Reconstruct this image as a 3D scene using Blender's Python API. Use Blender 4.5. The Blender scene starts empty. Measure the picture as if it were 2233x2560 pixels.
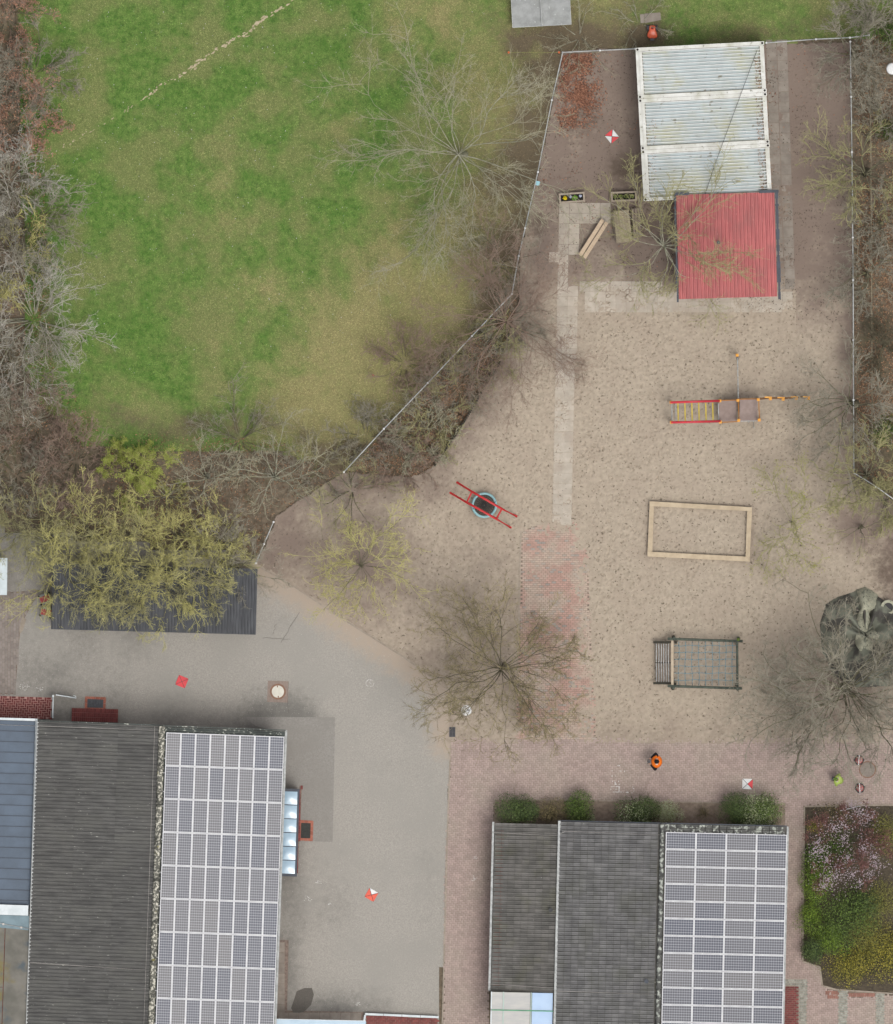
import bpy, math, random
import numpy as np
from mathutils import Vector

# ------------------------------------------------------------------ scene, camera, sky, sun, exposure
scene = bpy.context.scene
S = 0.0188                       # metres per pixel of the aerial survey
CX, CY = 1116.5, 1280.0

def P(px, py, z=0.0):
    return ((px - CX) * S, (CY - py) * S, z)

cam_data = bpy.data.cameras.new("camera")
cam_data.type = 'ORTHO'
cam_data.ortho_scale = 2560 * S
cam_data.clip_end = 400
cam = bpy.data.objects.new("camera", cam_data)
cam.location = (0, 0, 90)
scene.collection.objects.link(cam)
scene.camera = cam

SUN_EL, SUN_AZ = math.radians(71), math.radians(140)     # azimuth clockwise from north
world = bpy.data.worlds.new("World")
scene.world = world
world.use_nodes = True
wn = world.node_tree.nodes
wl = world.node_tree.links
sky = wn.new('ShaderNodeTexSky')
sky.sky_type = 'NISHITA'
sky.sun_disc = False
sky.sun_elevation = SUN_EL
sky.sun_rotation = SUN_AZ
sky.air_density = 1.0
sky.dust_density = 6.0
sky.ozone_density = 1.0
hsv = wn.new('ShaderNodeHueSaturation')
hsv.inputs['Saturation'].default_value = 0.28
wl.new(sky.outputs[0], hsv.inputs['Color'])
wl.new(hsv.outputs[0], wn['Background'].inputs['Color'])
wn['Background'].inputs['Strength'].default_value = 0.13

sun_data = bpy.data.lights.new("sun", 'SUN')
sun_data.energy = 1.0
sun_data.angle = math.radians(22)
sun_data.color = (1.0, 0.985, 0.945)
sun = bpy.data.objects.new("sun", sun_data)
sd = Vector((math.sin(SUN_AZ) * math.cos(SUN_EL), math.cos(SUN_AZ) * math.cos(SUN_EL), math.sin(SUN_EL)))
sun.rotation_euler = sd.to_track_quat('Z', 'Y').to_euler()
scene.collection.objects.link(sun)

scene.view_settings.view_transform = 'Standard'
scene.view_settings.look = 'None'
scene.view_settings.gamma = 1.0
scene.view_settings.use_curve_mapping = False
scene.view_settings.exposure = 0.62
scene.cycles.max_bounces = 6
scene.cycles.diffuse_bounces = 3
scene.cycles.transparent_max_bounces = 6
scene.cycles.use_denoising = True
scene.cycles.denoiser = 'OPENIMAGEDENOISE'
scene.cycles.denoising_input_passes = 'RGB_ALBEDO_NORMAL'
scene.cycles.denoising_prefilter = 'ACCURATE'

# ------------------------------------------------------------------ helpers
COL = scene.collection
K = 1.75                         # how much brighter than albedo an open surface shows

def C(r, g, b):
    def f(c):
        c /= 255.0
        return (c / 12.92 if c <= 0.04045 else ((c + 0.055) / 1.055) ** 2.4) / K
    return (f(r), f(g), f(b), 1.0)

def tag(o, label=None, cat=None, group=None, kind=None):
    if label: o["label"] = label
    if cat: o["category"] = cat
    if group: o["group"] = group
    if kind: o["kind"] = kind
    return o

def link(o, parent=None):
    COL.objects.link(o)
    if parent is not None:
        o.parent = parent
    return o

class MB:
    """collects simple shapes into one mesh"""
    def __init__(s):
        s.v, s.f, s.sm = [], [], []
    def add(s, v, f, smooth=False):
        n = len(s.v)
        s.v += [tuple(p) for p in v]
        s.f += [tuple(i + n for i in q) for q in f]
        s.sm += [smooth] * len(f)
        return s
    def box(s, c, d, rz=0.0):
        x, y, z = d[0] / 2, d[1] / 2, d[2] / 2
        ca, sa = math.cos(rz), math.sin(rz)
        v = []
        for k in (-z, z):
            for (i, j) in ((-x, -y), (x, -y), (x, y), (-x, y)):
                v.append((c[0] + i * ca - j * sa, c[1] + i * sa + j * ca, c[2] + k))
        return s.add(v, [(0, 3, 2, 1), (4, 5, 6, 7), (0, 1, 5, 4), (1, 2, 6, 5), (2, 3, 7, 6), (3, 0, 4, 7)])
    def beam(s, p, q, w, h):
        p, q = Vector(p), Vector(q)
        d = (q - p).normalized()
        up = Vector((0, 0, 1)) if abs(d.z) < 0.95 else Vector((0, 1, 0))
        a = d.cross(up).normalized() * (w / 2)
        b = a.cross(d).normalized() * (h / 2)
        v = [p - a - b, p + a - b, p + a + b, p - a + b, q - a - b, q + a - b, q + a + b, q - a + b]
        return s.add(v, [(0, 1, 2, 3), (4, 7, 6, 5), (0, 4, 5, 1), (1, 5, 6, 2), (2, 6, 7, 3), (3, 7, 4, 0)])
    def prism(s, poly, z0, z1):
        n = len(poly)
        v = [(p[0], p[1], z0) for p in poly] + [(p[0], p[1], z1) for p in poly]
        f = [tuple(range(n - 1, -1, -1)), tuple(range(n, 2 * n))]
        f += [(i, (i + 1) % n, n + (i + 1) % n, n + i) for i in range(n)]
        return s.add(v, f)
    def tube(s, pts, r, n=8, r1=None, cap=True):
        pts = [Vector(p) for p in pts]
        m = len(pts)
        rs = [r + ((r1 if r1 is not None else r) - r) * i / (m - 1) for i in range(m)]
        v, f = [], []
        for i, p in enumerate(pts):
            d = (pts[min(i + 1, m - 1)] - pts[max(i - 1, 0)]).normalized()
            up = Vector((0, 0, 1)) if abs(d.z) < 0.9 else Vector((0, 1, 0))
            a = d.cross(up).normalized()
            b = d.cross(a)
            for k in range(n):
                t = 2 * math.pi * k / n
                v.append(p + (a * math.cos(t) + b * math.sin(t)) * rs[i])
        for i in range(m - 1):
            for k in range(n):
                f.append((i * n + k, i * n + (k + 1) % n, (i + 1) * n + (k + 1) % n, (i + 1) * n + k))
        s.add(v, f, True)
        if cap:
            N = len(s.v) - len(v)
            s.f += [tuple(N + k for k in range(n)), tuple(N + (m - 1) * n + k for k in range(n - 1, -1, -1))]
            s.sm += [False, False]
        return s
    def cyl(s, c, r, z0, z1, n=20, r1=None):
        r1 = r if r1 is None else r1
        v = [(c[0] + rr * math.cos(2 * math.pi * k / n), c[1] + rr * math.sin(2 * math.pi * k / n), z)
             for (rr, z) in ((r, z0), (r1, z1)) for k in range(n)]
        s.add(v, [(k, (k + 1) % n, n + (k + 1) % n, n + k) for k in range(n)], True)
        N = len(s.v) - 2 * n
        s.f += [tuple(N + k for k in range(n - 1, -1, -1)), tuple(N + n + k for k in range(n))]
        s.sm += [False, False]
        return s
    def ring(s, c, ri, ro, z0, z1, n=28):
        v = []
        for (rr, z) in ((ri, z0), (ro, z0), (ro, z1), (ri, z1)):
            v += [(c[0] + rr * math.cos(2 * math.pi * k / n), c[1] + rr * math.sin(2 * math.pi * k / n), z) for k in range(n)]
        f = []
        for a in range(4):
            b = (a + 1) % 4
            f += [(a * n + k, a * n + (k + 1) % n, b * n + (k + 1) % n, b * n + k) for k in range(n)]
        return s.add(v, f)
    def ball(s, c, rx, ry=None, rz=None, nu=12, nv=7):
        ry = rx if ry is None else ry
        rz = rx if rz is None else rz
        v = [(c[0], c[1], c[2] - rz)]
        for j in range(1, nv):
            t = -math.pi / 2 + math.pi * j / nv
            v += [(c[0] + rx * math.cos(t) * math.cos(2 * math.pi * k / nu), c[1] + ry * math.cos(t) * math.sin(2 * math.pi * k / nu),
                   c[2] + rz * math.sin(t)) for k in range(nu)]
        v.append((c[0], c[1], c[2] + rz))
        f = [(0, 1 + (k + 1) % nu, 1 + k) for k in range(nu)]
        for j in range(nv - 2):
            f += [(1 + j * nu + k, 1 + j * nu + (k + 1) % nu, 1 + (j + 1) * nu + (k + 1) % nu, 1 + (j + 1) * nu + k) for k in range(nu)]
        e = len(v) - 1
        f += [(e, 1 + (nv - 2) * nu + k, 1 + (nv - 2) * nu + (k + 1) % nu) for k in range(nu)]
        return s.add(v, f, True)
    def surf(s, xs, ys, fn, smooth=False):
        """grid sheet z = fn(x, y)"""
        nx, ny = len(xs), len(ys)
        v = [(x, y, fn(x, y)) for y in ys for x in xs]
        f = [(j * nx + i, j * nx + i + 1, (j + 1) * nx + i + 1, (j + 1) * nx + i) for j in range(ny - 1) for i in range(nx - 1)]
        return s.add(v, f, smooth)
    def mesh(s, name, mat):
        me = bpy.data.meshes.new(name)
        me.from_pydata(s.v, [], s.f)
        me.polygons.foreach_set("use_smooth", s.sm)
        if mat: me.materials.append(mat)
        me.update()
        return me
    def obj(s, name, mat, parent=None, loc=None, rz=0.0):
        o = bpy.data.objects.new(name, s.mesh(name, mat))
        if loc: o.location = loc
        o.rotation_euler[2] = rz
        return link(o, parent)

def np_mesh(name, verts, quads, mat, attrs=None, smooth=False):
    """fast mesh from arrays; quads (M,4) or (M,3)"""
    me = bpy.data.meshes.new(name)
    verts = np.asarray(verts, np.float32); quads = np.asarray(quads, np.int32)
    m, k = quads.shape
    me.vertices.add(len(verts)); me.vertices.foreach_set("co", verts.ravel())
    me.loops.add(m * k); me.loops.foreach_set("vertex_index", quads.ravel())
    me.polygons.add(m); me.polygons.foreach_set("loop_start", np.arange(0, m * k, k, dtype=np.int32))
    me.polygons.foreach_set("use_smooth", np.full(m, bool(smooth)))
    for an, av in (attrs or {}).items():
        a = me.attributes.new(an, 'FLOAT', 'POINT')
        a.data.foreach_set("value", np.asarray(av, np.float32))
    if mat: me.materials.append(mat)
    me.update(calc_edges=True)
    return me

def np_obj(name, verts, quads, mat, parent=None, attrs=None, smooth=False):
    return link(bpy.data.objects.new(name, np_mesh(name, verts, quads, mat, attrs, smooth)), parent)

def inside(poly, x, y):
    poly = np.asarray(poly, float)
    r = np.zeros(x.shape, bool)
    n = len(poly)
    for i in range(n):
        x0, y0 = poly[i]; x1, y1 = poly[(i + 1) % n]
        if y0 == y1: continue
        c = ((y0 > y) != (y1 > y)) & (x < (x1 - x0) * (y - y0) / (y1 - y0) + x0)
        r ^= c
    return r

def dist_line(pts, x, y):
    d = np.full(x.shape, 1e9)
    for (a, b) in zip(pts[:-1], pts[1:]):
        ax, ay = a; bx, by = b
        l2 = (bx - ax) ** 2 + (by - ay) ** 2
        t = np.clip(((x - ax) * (bx - ax) + (y - ay) * (by - ay)) / l2, 0, 1)
        d = np.minimum(d, np.hypot(x - ax - t * (bx - ax), y - ay - t * (by - ay)))
    return d

def blobs(lst, x, y):
    r = np.zeros(x.shape)
    for (bx, by, br, a) in lst:
        r = np.maximum(r, a * np.exp(-((x - bx) ** 2 + (y - by) ** 2) / (br * br)))
    return r

def vnoise(x, y, cell, seed):
    """smooth value noise on arrays"""
    g = np.random.default_rng(seed).random((512, 512))
    u, v = x / cell, y / cell
    i, j = np.floor(u).astype(int), np.floor(v).astype(int)
    fu, fv = u - i, v - j
    fu = fu * fu * (3 - 2 * fu); fv = fv * fv * (3 - 2 * fv)
    i %= 511; j %= 511
    return (g[i, j] * (1 - fu) + g[i + 1, j] * fu) * (1 - fv) + (g[i, j + 1] * (1 - fu) + g[i + 1, j + 1] * fu) * fv

class Thing:
    """an Empty at a thing's base with its parts as children"""
    def __init__(s, name, label, cat, px, py, z=0.0, rot=0.0, group=None):
        s.o = link(bpy.data.objects.new(name, None))
        s.o.empty_display_size = 0.2
        s.o.location = P(px, py, z); s.o.rotation_euler[2] = rot
        s.x, s.y, s.z, s.rot = (px - CX) * S, (CY - py) * S, z, rot
        tag(s.o, label, cat, group)
    def l(s, px, py, z=0.0):
        dx, dy = (px - CX) * S - s.x, (CY - py) * S - s.y
        c, q = math.cos(-s.rot), math.sin(-s.rot)
        return (dx * c - dy * q, dx * q + dy * c, z - s.z)
    def part(s, name, mb, mat, parent=None, label=None):
        o = mb.obj(name, mat, parent or s.o)
        if label: o["label"] = label
        return o

def single(name, mb, mat, label, cat, loc, rz=0.0, group=None):
    o = mb.obj(name, mat, None, loc, rz)
    return tag(o, label, cat, group)

def copy_tree(o, parent=None):
    c = o.copy()
    COL.objects.link(c)
    c.parent = parent
    for ch in list(o.children):
        copy_tree(ch, c)
    return c

# ------------------------------------------------------------------ materials
def mat(name, c1, c2=None, scale=4.0, detail=5.0, rough=0.85, bump=0.0, bscale=None, big=None, speck=None,
        coord='world', vary=0.0, metal=0.0, attr=None, spec=0.3, contrast=(0.3, 0.7), trans=0.0, layers=(), stretch=None):
    """noise between c1 and c2; big=(colour, scale, lo, hi, amount); speck=(colour, scale, lo, hi);
    layers: list of (attribute, colour, lo, hi); vary: brightness spread per object / per piece"""
    m = bpy.data.materials.new(name); m.use_nodes = True
    t = m.node_tree; N = t.nodes; L = t.links
    b = N['Principled BSDF']
    b.inputs['Roughness'].default_value = rough
    b.inputs['Metallic'].default_value = metal
    b.inputs['Specular IOR Level'].default_value = spec
    if trans: b.inputs['Transmission Weight'].default_value = trans
    if coord == 'world':
        co = N.new('ShaderNodeNewGeometry').outputs['Position']
    else:
        co = N.new('ShaderNodeTexCoord').outputs['Object']
    oi = N.new('ShaderNodeObjectInfo')
    at = N.new('ShaderNodeAttribute'); at.attribute_name = 'rnd'
    rs = N.new('ShaderNodeMath'); rs.operation = 'ADD'
    L.new(oi.outputs['Random'], rs.inputs[0]); L.new(at.outputs['Fac'], rs.inputs[1])
    fr = N.new('ShaderNodeMath'); fr.operation = 'FRACT'; L.new(rs.outputs[0], fr.inputs[0])
    if coord != 'world':
        sc = N.new('ShaderNodeVectorMath'); sc.operation = 'SCALE'
        cb = N.new('ShaderNodeCombineXYZ')
        for i in range(3): L.new(oi.outputs['Random'], cb.inputs[i])
        L.new(cb.outputs[0], sc.inputs[0]); sc.inputs['Scale'].default_value = 60.0
        ad = N.new('ShaderNodeVectorMath'); ad.operation = 'ADD'
        L.new(co, ad.inputs[0]); L.new(sc.outputs[0], ad.inputs[1]); co = ad.outputs[0]
    if stretch:
        mp = N.new('ShaderNodeVectorMath'); mp.operation = 'MULTIPLY'
        mp.inputs[1].default_value = stretch
        L.new(co, mp.inputs[0]); cs = mp.outputs[0]
    else:
        cs = co
    def noise(sc_, det, rgh=0.6, vec=None):
        n = N.new('ShaderNodeTexNoise'); n.inputs['Scale'].default_value = sc_
        n.inputs['Detail'].default_value = det; n.inputs['Roughness'].default_value = rgh
        L.new(vec or cs, n.inputs['Vector']); return n.outputs['Fac']
    def rng(fac, lo, hi, a=0.0, z=1.0):
        r = N.new('ShaderNodeMapRange'); r.interpolation_type = 'SMOOTHSTEP'
        r.inputs['From Min'].default_value = lo; r.inputs['From Max'].default_value = hi
        r.inputs['To Min'].default_value = a; r.inputs['To Max'].default_value = z
        L.new(fac, r.inputs['Value']); return r.outputs[0]
    def mix(fac, a, bb):
        x = N.new('ShaderNodeMix'); x.data_type = 'RGBA'
        if isinstance(fac, float): x.inputs[0].default_value = fac
        else: L.new(fac, x.inputs[0])
        for s_, i in ((a, 6), (bb, 7)):
            if isinstance(s_, tuple): x.inputs[i].default_value = s_
            else: L.new(s_, x.inputs[i])
        return x.outputs[2]
    col = c1
    if c2:
        fac = fr.outputs[0] if attr == 'rnd' else rng(noise(scale, detail), *contrast)
        col = mix(fac, c1, c2)
    if big:
        col = mix(rng(noise(big[1], 4, vec=co), big[2], big[3], 0.0, big[4]), col, big[0])
    for (an, lc, lo, hi) in layers:
        a2 = N.new('ShaderNodeAttribute'); a2.attribute_name = an
        nz = N.new('ShaderNodeMath'); nz.operation = 'MULTIPLY_ADD'
        L.new(noise(3.1, 6, 0.7), nz.inputs[0]); nz.inputs[1].default_value = 0.9
        L.new(a2.outputs['Fac'], nz.inputs[2])
        col = mix(rng(nz.outputs[0], lo + 0.45, hi + 0.45), col, lc)
    if speck:
        col = mix(rng(noise(speck[1], 3, 0.5), speck[2], speck[3]), col, speck[0])
    if vary:
        h = N.new('ShaderNodeHueSaturation')
        L.new(rng(fr.outputs[0], 0.0, 1.0, 1.0 - vary, 1.0 + vary), h.inputs['Value'])
        if isinstance(col, tuple): h.inputs['Color'].default_value = col
        else: L.new(col, h.inputs['Color'])
        col = h.outputs[0]
    if isinstance(col, tuple): b.inputs['Base Color'].default_value = col
    else: L.new(col, b.inputs['Base Color'])
    if bump:
        bp = N.new('ShaderNodeBump'); bp.inputs['Strength'].default_value = bump
        bp.inputs['Distance'].default_value = 0.02
        L.new(noise(bscale or scale * 3, 4), bp.inputs['Height']); L.new(bp.outputs[0], b.inputs['Normal'])
    return m

# ------------------------------------------------------------------ palette
M_ground = mat('leafy_soil', C(132, 117, 98), C(94, 83, 68), 6, 8, bump=0.6, bscale=25, big=(C(96, 96, 62), 0.5, 0.5, 0.75, 0.5))
M_lawn = mat('lawn', C(76, 114, 42), C(110, 138, 66), 3.6, 12, rough=0.95, bump=0.7, bscale=30, big=(C(126, 130, 80), 0.38, 0.42, 0.62, 0.7),
             layers=(('dry', C(148, 142, 96), 0.15, 1.2), ('soil', C(110, 98, 78), 0.3, 1.1)))
M_blade = mat('grass_blade', C(80, 124, 44), C(128, 156, 80), 1.8, 12, rough=0.8, vary=0.6, big=(C(156, 154, 104), 0.38, 0.42, 0.62, 0.7),
              layers=(('dry', C(174, 162, 114), 0.15, 1.2), ('soil', C(126, 112, 84), 0.3, 1.1)))
M_worn = mat('worn_earth', C(198, 184, 156), C(168, 156, 122), 8, 6, bump=0.4)
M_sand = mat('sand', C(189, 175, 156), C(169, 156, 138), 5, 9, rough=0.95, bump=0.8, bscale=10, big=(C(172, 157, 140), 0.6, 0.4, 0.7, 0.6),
             layers=(('dirt_and_shade', C(138, 122, 111), 0.2, 0.95), ('humus', C(104, 90, 78), 0.3, 0.9)), speck=(C(114, 102, 88), 8, 0.625, 0.70))
M_asphalt = mat('asphalt', C(176, 171, 162), C(156, 151, 143), 16, 6, rough=0.9, bump=0.25, bscale=60,
                big=(C(160, 156, 148), 0.4, 0.4, 0.7, 0.8), speck=(C(200, 197, 191), 24, 0.66, 0.74), layers=(('wet_and_shade', C(122, 119, 113), 0.2, 1.0), ('dust', C(178, 163, 146), 0.3, 0.95)))
M_asphalt_new = mat('asphalt_patch', C(158, 154, 147), C(140, 136, 130), 16, 6, rough=0.9, big=(C(144, 140, 133), 0.6, 0.4, 0.65, 0.7), speck=(C(160, 156, 150), 24, 0.68, 0.76))
M_stain = mat('stain', C(106, 101, 94), C(94, 89, 83), 20, 5, rough=0.85)
M_joint = mat('joint_sand', C(146, 128, 117), C(112, 98, 88), 9, 5)
M_paver = mat('paver_pink', C(184, 164, 155), C(168, 149, 141), 3, 5, vary=0.09, big=(C(176, 162, 149), 0.45, 0.4, 0.65, 0.7), speck=(C(178, 158, 148), 12, 0.66, 0.78))
M_paver_red = mat('paver_red', C(158, 112, 98), C(140, 100, 88), 3, 5, vary=0.1)
M_klinker = mat('clinker', C(138, 74, 70), C(118, 62, 60), 5, 5, vary=0.16)
M_mortar = mat('mortar', C(206, 164, 154), C(188, 148, 138), 9, 4)
M_patch = mat('paver_salmon', C(190, 154, 140), C(178, 146, 133), 3, 5, vary=0.08, big=(C(186, 170, 153), 0.8, 0.38, 0.6, 0.85))
M_patch_grey = mat('paver_grey', C(164, 157, 148), C(154, 148, 141), 3, 5, vary=0.06, big=(C(182, 168, 152), 0.8, 0.38, 0.6, 0.8))
M_block = mat('paver_stone', C(150, 141, 134), C(136, 127, 120), 3, 5, vary=0.1)
M_sett = mat('granite_sett', C(164, 166, 156), C(138, 141, 132), 6, 5, vary=0.22)
M_slab = mat('concrete_slab', C(196, 186, 171), C(178, 168, 153), 3, 6, vary=0.06, bump=0.15, big=(C(180, 165, 149), 0.8, 0.45, 0.7, 0.7))
M_slab_dark = mat('concrete_slab_aged', C(156, 147, 136), C(138, 128, 118), 3, 6, vary=0.08, bump=0.15)
M_kerb = mat('kerb_concrete', C(172, 160, 144), C(152, 140, 126), 6, 5, vary=0.06)
M_bed = mat('bed_soil', C(156, 140, 125), C(130, 113, 99), 6, 8, bump=0.5)
M_bed_dark = mat('bed_humus', C(92, 82, 66), C(66, 58, 46), 8, 8, bump=0.6)
M_leaf_litter = mat('dead_leaf', C(120, 84, 62), C(172, 136, 104), attr='rnd', rough=0.7, vary=0.25)
M_leaf_red = mat('dead_leaf_red', C(120, 82, 66), C(176, 126, 100), attr='rnd', rough=0.7, vary=0.25)
M_debris = mat('bark_chip', C(112, 96, 82), C(84, 72, 62), attr='rnd')
M_chalk = mat('chalk', C(232, 230, 226), C(200, 196, 190), 20, 5)
M_white = mat('white_paint', C(240, 240, 238), C(220, 221, 220), 4, 5, rough=0.5)

rng = np.random.default_rng(11)
# ------------------------------------------------------------------ ground sheets
def sheet(name, poly_px, z, m, kind='structure', t=0.0):
    v = [P(x, y, z) for (x, y) in poly_px]
    a = sum(v[i][0] * v[(i + 1) % len(v)][1] - v[(i + 1) % len(v)][0] * v[i][1] for i in range(len(v)))
    if a < 0: v.reverse()
    mb = MB()
    if t: mb.prism([(p[0], p[1]) for p in v], z - t, z)
    else: mb.add(v, [tuple(range(len(v)))])
    o = mb.obj(name, m)
    o["kind"] = kind
    return o

mb = MB().add([(-900, -900, -.06), (900, -900, -.06), (900, 900, -.06), (-900, 900, -.06)], [(0, 1, 2, 3)])
mb.obj('ground', M_ground)["kind"] = 'structure'

def grid_sheet(name, poly, cell, zfn, attrfn, m, smooth=True, jitter=0.0):
    """terrain sheet made of square cells inside a pixel polygon"""
    pa = np.asarray(poly, float)
    w = cell / S
    x0, x1, y0, y1 = pa[:, 0].min(), pa[:, 0].max(), pa[:, 1].min(), pa[:, 1].max()
    nx, ny = int((x1 - x0) / w) + 1, int((y1 - y0) / w) + 1
    gx, gy = np.meshgrid(x0 + np.arange(nx + 1) * w, y0 + np.arange(ny + 1) * w)
    cx, cy = (gx[:-1, :-1] + w / 2), (gy[:-1, :-1] + w / 2)
    if jitter:
        cx = cx + (vnoise(gx[:-1, :-1], gy[:-1, :-1], 12, 5) - .5) * jitter
        cy = cy + (vnoise(gx[:-1, :-1], gy[:-1, :-1], 12, 6) - .5) * jitter
    keep = inside(poly, cx, cy)
    jj, ii = np.nonzero(keep)
    a = jj * (nx + 1) + ii
    q = np.stack([a + nx + 1, a + nx + 2, a + 1, a], 1)
    used, inv = np.unique(q, return_inverse=True)
    q = inv.reshape(q.shape)
    px, py = gx.ravel()[used], gy.ravel()[used]
    z = zfn(px, py)
    v = np.stack([(px - CX) * S, (CY - py) * S, z], 1)
    o = np_obj(name, v, q, m, None, attrfn(px, py), smooth)
    o["kind"] = 'structure'
    return o

# lawn -------------------------------------------------------------
FENCE_W = [(1407, 131), (1380, 250), (1345, 430), (1297, 640), (1280, 735), (1070, 958), (860, 1180)]
LAWN = [(40, -160), (2400, -160), (2400, 50), (2180, 92), (1915, 108), (1590, 122), (1407, 131), (1345, 430), (1297, 640), (1280, 735),
        (1070, 958), (860, 1180), (700, 1130), (400, 1130), (200, 1110), (90, 1000), (60, 900), (60, 600), (50, 300)]
DRY = [(1060, 760, 170, .6), (960, 960, 130, .6), (1120, 560, 130, .45), (940, 660, 110, .75), (880, 880, 150, .8), (800, 780, 110, .6), (660, 720, 80, .65), (980, 560, 90, .5), (760, 960, 120, .55), (440, 560, 90, .35),
       (560, 470, 60, .4), (330, 130, 90, .3), (1010, 90, 90, .5), (1120, 60, 80, .55), (620, 560, 90, .45), (240, 240, 70, .3), (700, 180, 60, .2),
       (860, 300, 80, .45), (560, 900, 90, .4), (980, 800, 120, .6), (620, 330, 100, .35), (1000, 1000, 90, .5), (250, 420, 60, .3)]
EDGE_L = [(40, -100), (60, 200), (65, 450), (85, 620), (110, 800), (140, 920), (260, 1030), (420, 1080), (600, 1070), (760, 1090), (880, 1150)]
EDGE_N = [(1290, 110), (1420, 105), (1600, 95), (1750, 90), (1920, 80), (2240, 40)]

def lawn_attr(x, y):
    dry = blobs(DRY, x, y) * (0.5 + 0.9 * vnoise(x, y, 30, 3)) + 0.6 * np.clip(vnoise(x, y, 110, 4) - .4, 0, 1) + 0.3 * np.clip(vnoise(x, y, 26, 14) - .5, 0, 1) + 0.3 * np.clip((x - 650) / 700, 0, 1) + .55 * np.exp(-(dist_line(FENCE_W, x, y) / 210) ** 2) + .3 * np.clip((y - 780) / 250, 0, 1)
    dw = dist_line(FENCE_W, x, y); dl = dist_line(EDGE_L, x, y); dn = dist_line(EDGE_N, x, y)
    soil = 0.85 * np.exp(-(dw / 95) ** 2) + 0.6 * np.exp(-(dl / 60) ** 2) + 0.45 * np.exp(-(dn / 35) ** 2) + .20 * np.clip((x - 1180) / 150, 0, 1)
    soil += blobs([(1150, 420, 240, .55), (1200, 560, 150, .4), (560, 1050, 110, .3), (1240, 40, 90, .4), (1560, 40, 150, .45)], x, y)
    soil = np.where(x < 45, 1.2, soil) * (0.55 + 0.75 * vnoise(x, y, 42, 8))
    return {'dry': np.clip(dry, 0, 1), 'soil': np.clip(soil, 0, 1.2)}

def lawn_z(x, y):
    return 0.03 * vnoise(x, y, 90, 9) + 0.018 * vnoise(x, y, 16, 10)
grid_sheet('lawn', LAWN, 0.22, lawn_z, lawn_attr, M_lawn)

WORN = [(735, 0), (690, 28), (650, 55), (615, 85), (590, 95), (555, 118), (520, 140), (490, 163), (460, 185), (420, 202), (370, 240), (300, 283), (240, 318), (190, 348), (130, 385), (100, 410)]
def worn_path():
    mb = MB()
    rr = random.Random(4)
    for (a, b) in zip(WORN[:-1], WORN[1:]):
        n = max(2, int(math.hypot(b[0] - a[0], b[1] - a[1]) / 3.2))
        for k in range(n):
            t = k / n
            x, y = a[0] + (b[0] - a[0]) * t + rr.uniform(-2, 2), a[1] + (b[1] - a[1]) * t + rr.uniform(-2, 2)
            fade = 1.0 if x > 480 else (0.72 if x > 350 else 0.5)
            if rr.random() > fade * .8: continue
            L_, W_ = rr.uniform(2.5, 7) * fade, rr.uniform(1.2, 3.4) * fade
            x += rr.gauss(0, 2.2); y += rr.gauss(0, 2.2)
            an = math.atan2(b[1] - a[1], b[0] - a[0])
            pts = []
            for i in range(9):
                u = 2 * math.pi * i / 9
                r = rr.uniform(.65, 1.2)
                dx, dy = L_ * math.cos(u) * r, W_ * math.sin(u) * r
                pts.append(P(x + dx * math.cos(an) - dy * math.sin(an), y + dx * math.sin(an) + dy * math.cos(an)))
            h = float(lawn_z(np.array([x]), np.array([y]))[0]) + 0.014 + rr.random() * .004
            mb.prism([(p[0], p[1]) for p in reversed(pts)], h - .03, h)
    o = mb.obj('worn_path', M_worn); o["kind"] = 'structure'
worn_path()

def grass():
    n = 300000
    x = rng.uniform(40, 2260, n * 2); y = rng.uniform(-10, 1190, n * 2)
    k = inside(LAWN, x, y); x, y = x[k], y[k]
    a = lawn_attr(x, y)
    k = (rng.random(len(x)) > a['soil'] * .55) & (dist_line(WORN, x, y) > rng.uniform(1, 5, len(x)))
    x, y = x[k][:n], y[k][:n]
    a = lawn_attr(x, y)
    m = len(x)
    z = lawn_z(x, y)
    bx, by = (x - CX) * S, (CY - y) * S
    th = rng.uniform(0, 2 * np.pi, m); ln = rng.uniform(.035, .085, m); w = rng.uniform(.006, .013, m); h = rng.uniform(.02, .055, m)
    dx, dy = np.cos(th), np.sin(th)
    v = np.zeros((m, 3, 3))
    v[:, 0] = np.stack([bx - dy * w, by + dx * w, z], 1)
    v[:, 1] = np.stack([bx + dy * w, by - dx * w, z], 1)
    v[:, 2] = np.stack([bx + dx * ln, by + dy * ln, z + h], 1)
    r = np.repeat(rng.random(m), 3)
    o = np_obj('grass', v.reshape(-1, 3), np.arange(m * 3).reshape(-1, 3), M_blade, None,
               {'rnd': r, 'dry': np.repeat(a['dry'], 3), 'soil': np.repeat(a['soil'], 3)})
    tag(o, 'short green lawn grass with dry patches', 'grass', kind='stuff')
grass()

def scatter(name, n, poly, size, m, zf, label, cat, dens=None, flat=0.35, asp=0.6, lift=0.01):
    pa = np.asarray(poly, float)
    x = rng.uniform(pa[:, 0].min(), pa[:, 0].max(), n * 4); y = rng.uniform(pa[:, 1].min(), pa[:, 1].max(), n * 4)
    k = inside(poly, x, y)
    if dens is not None: k &= rng.random(len(x)) < dens(x, y)
    x, y = x[k][:n], y[k][:n]
    return leaf_quads(name, np.stack([(x - CX) * S, (CY - y) * S, zf(x, y) + lift], 1), size, m, None, label, cat, flat, asp)

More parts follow.
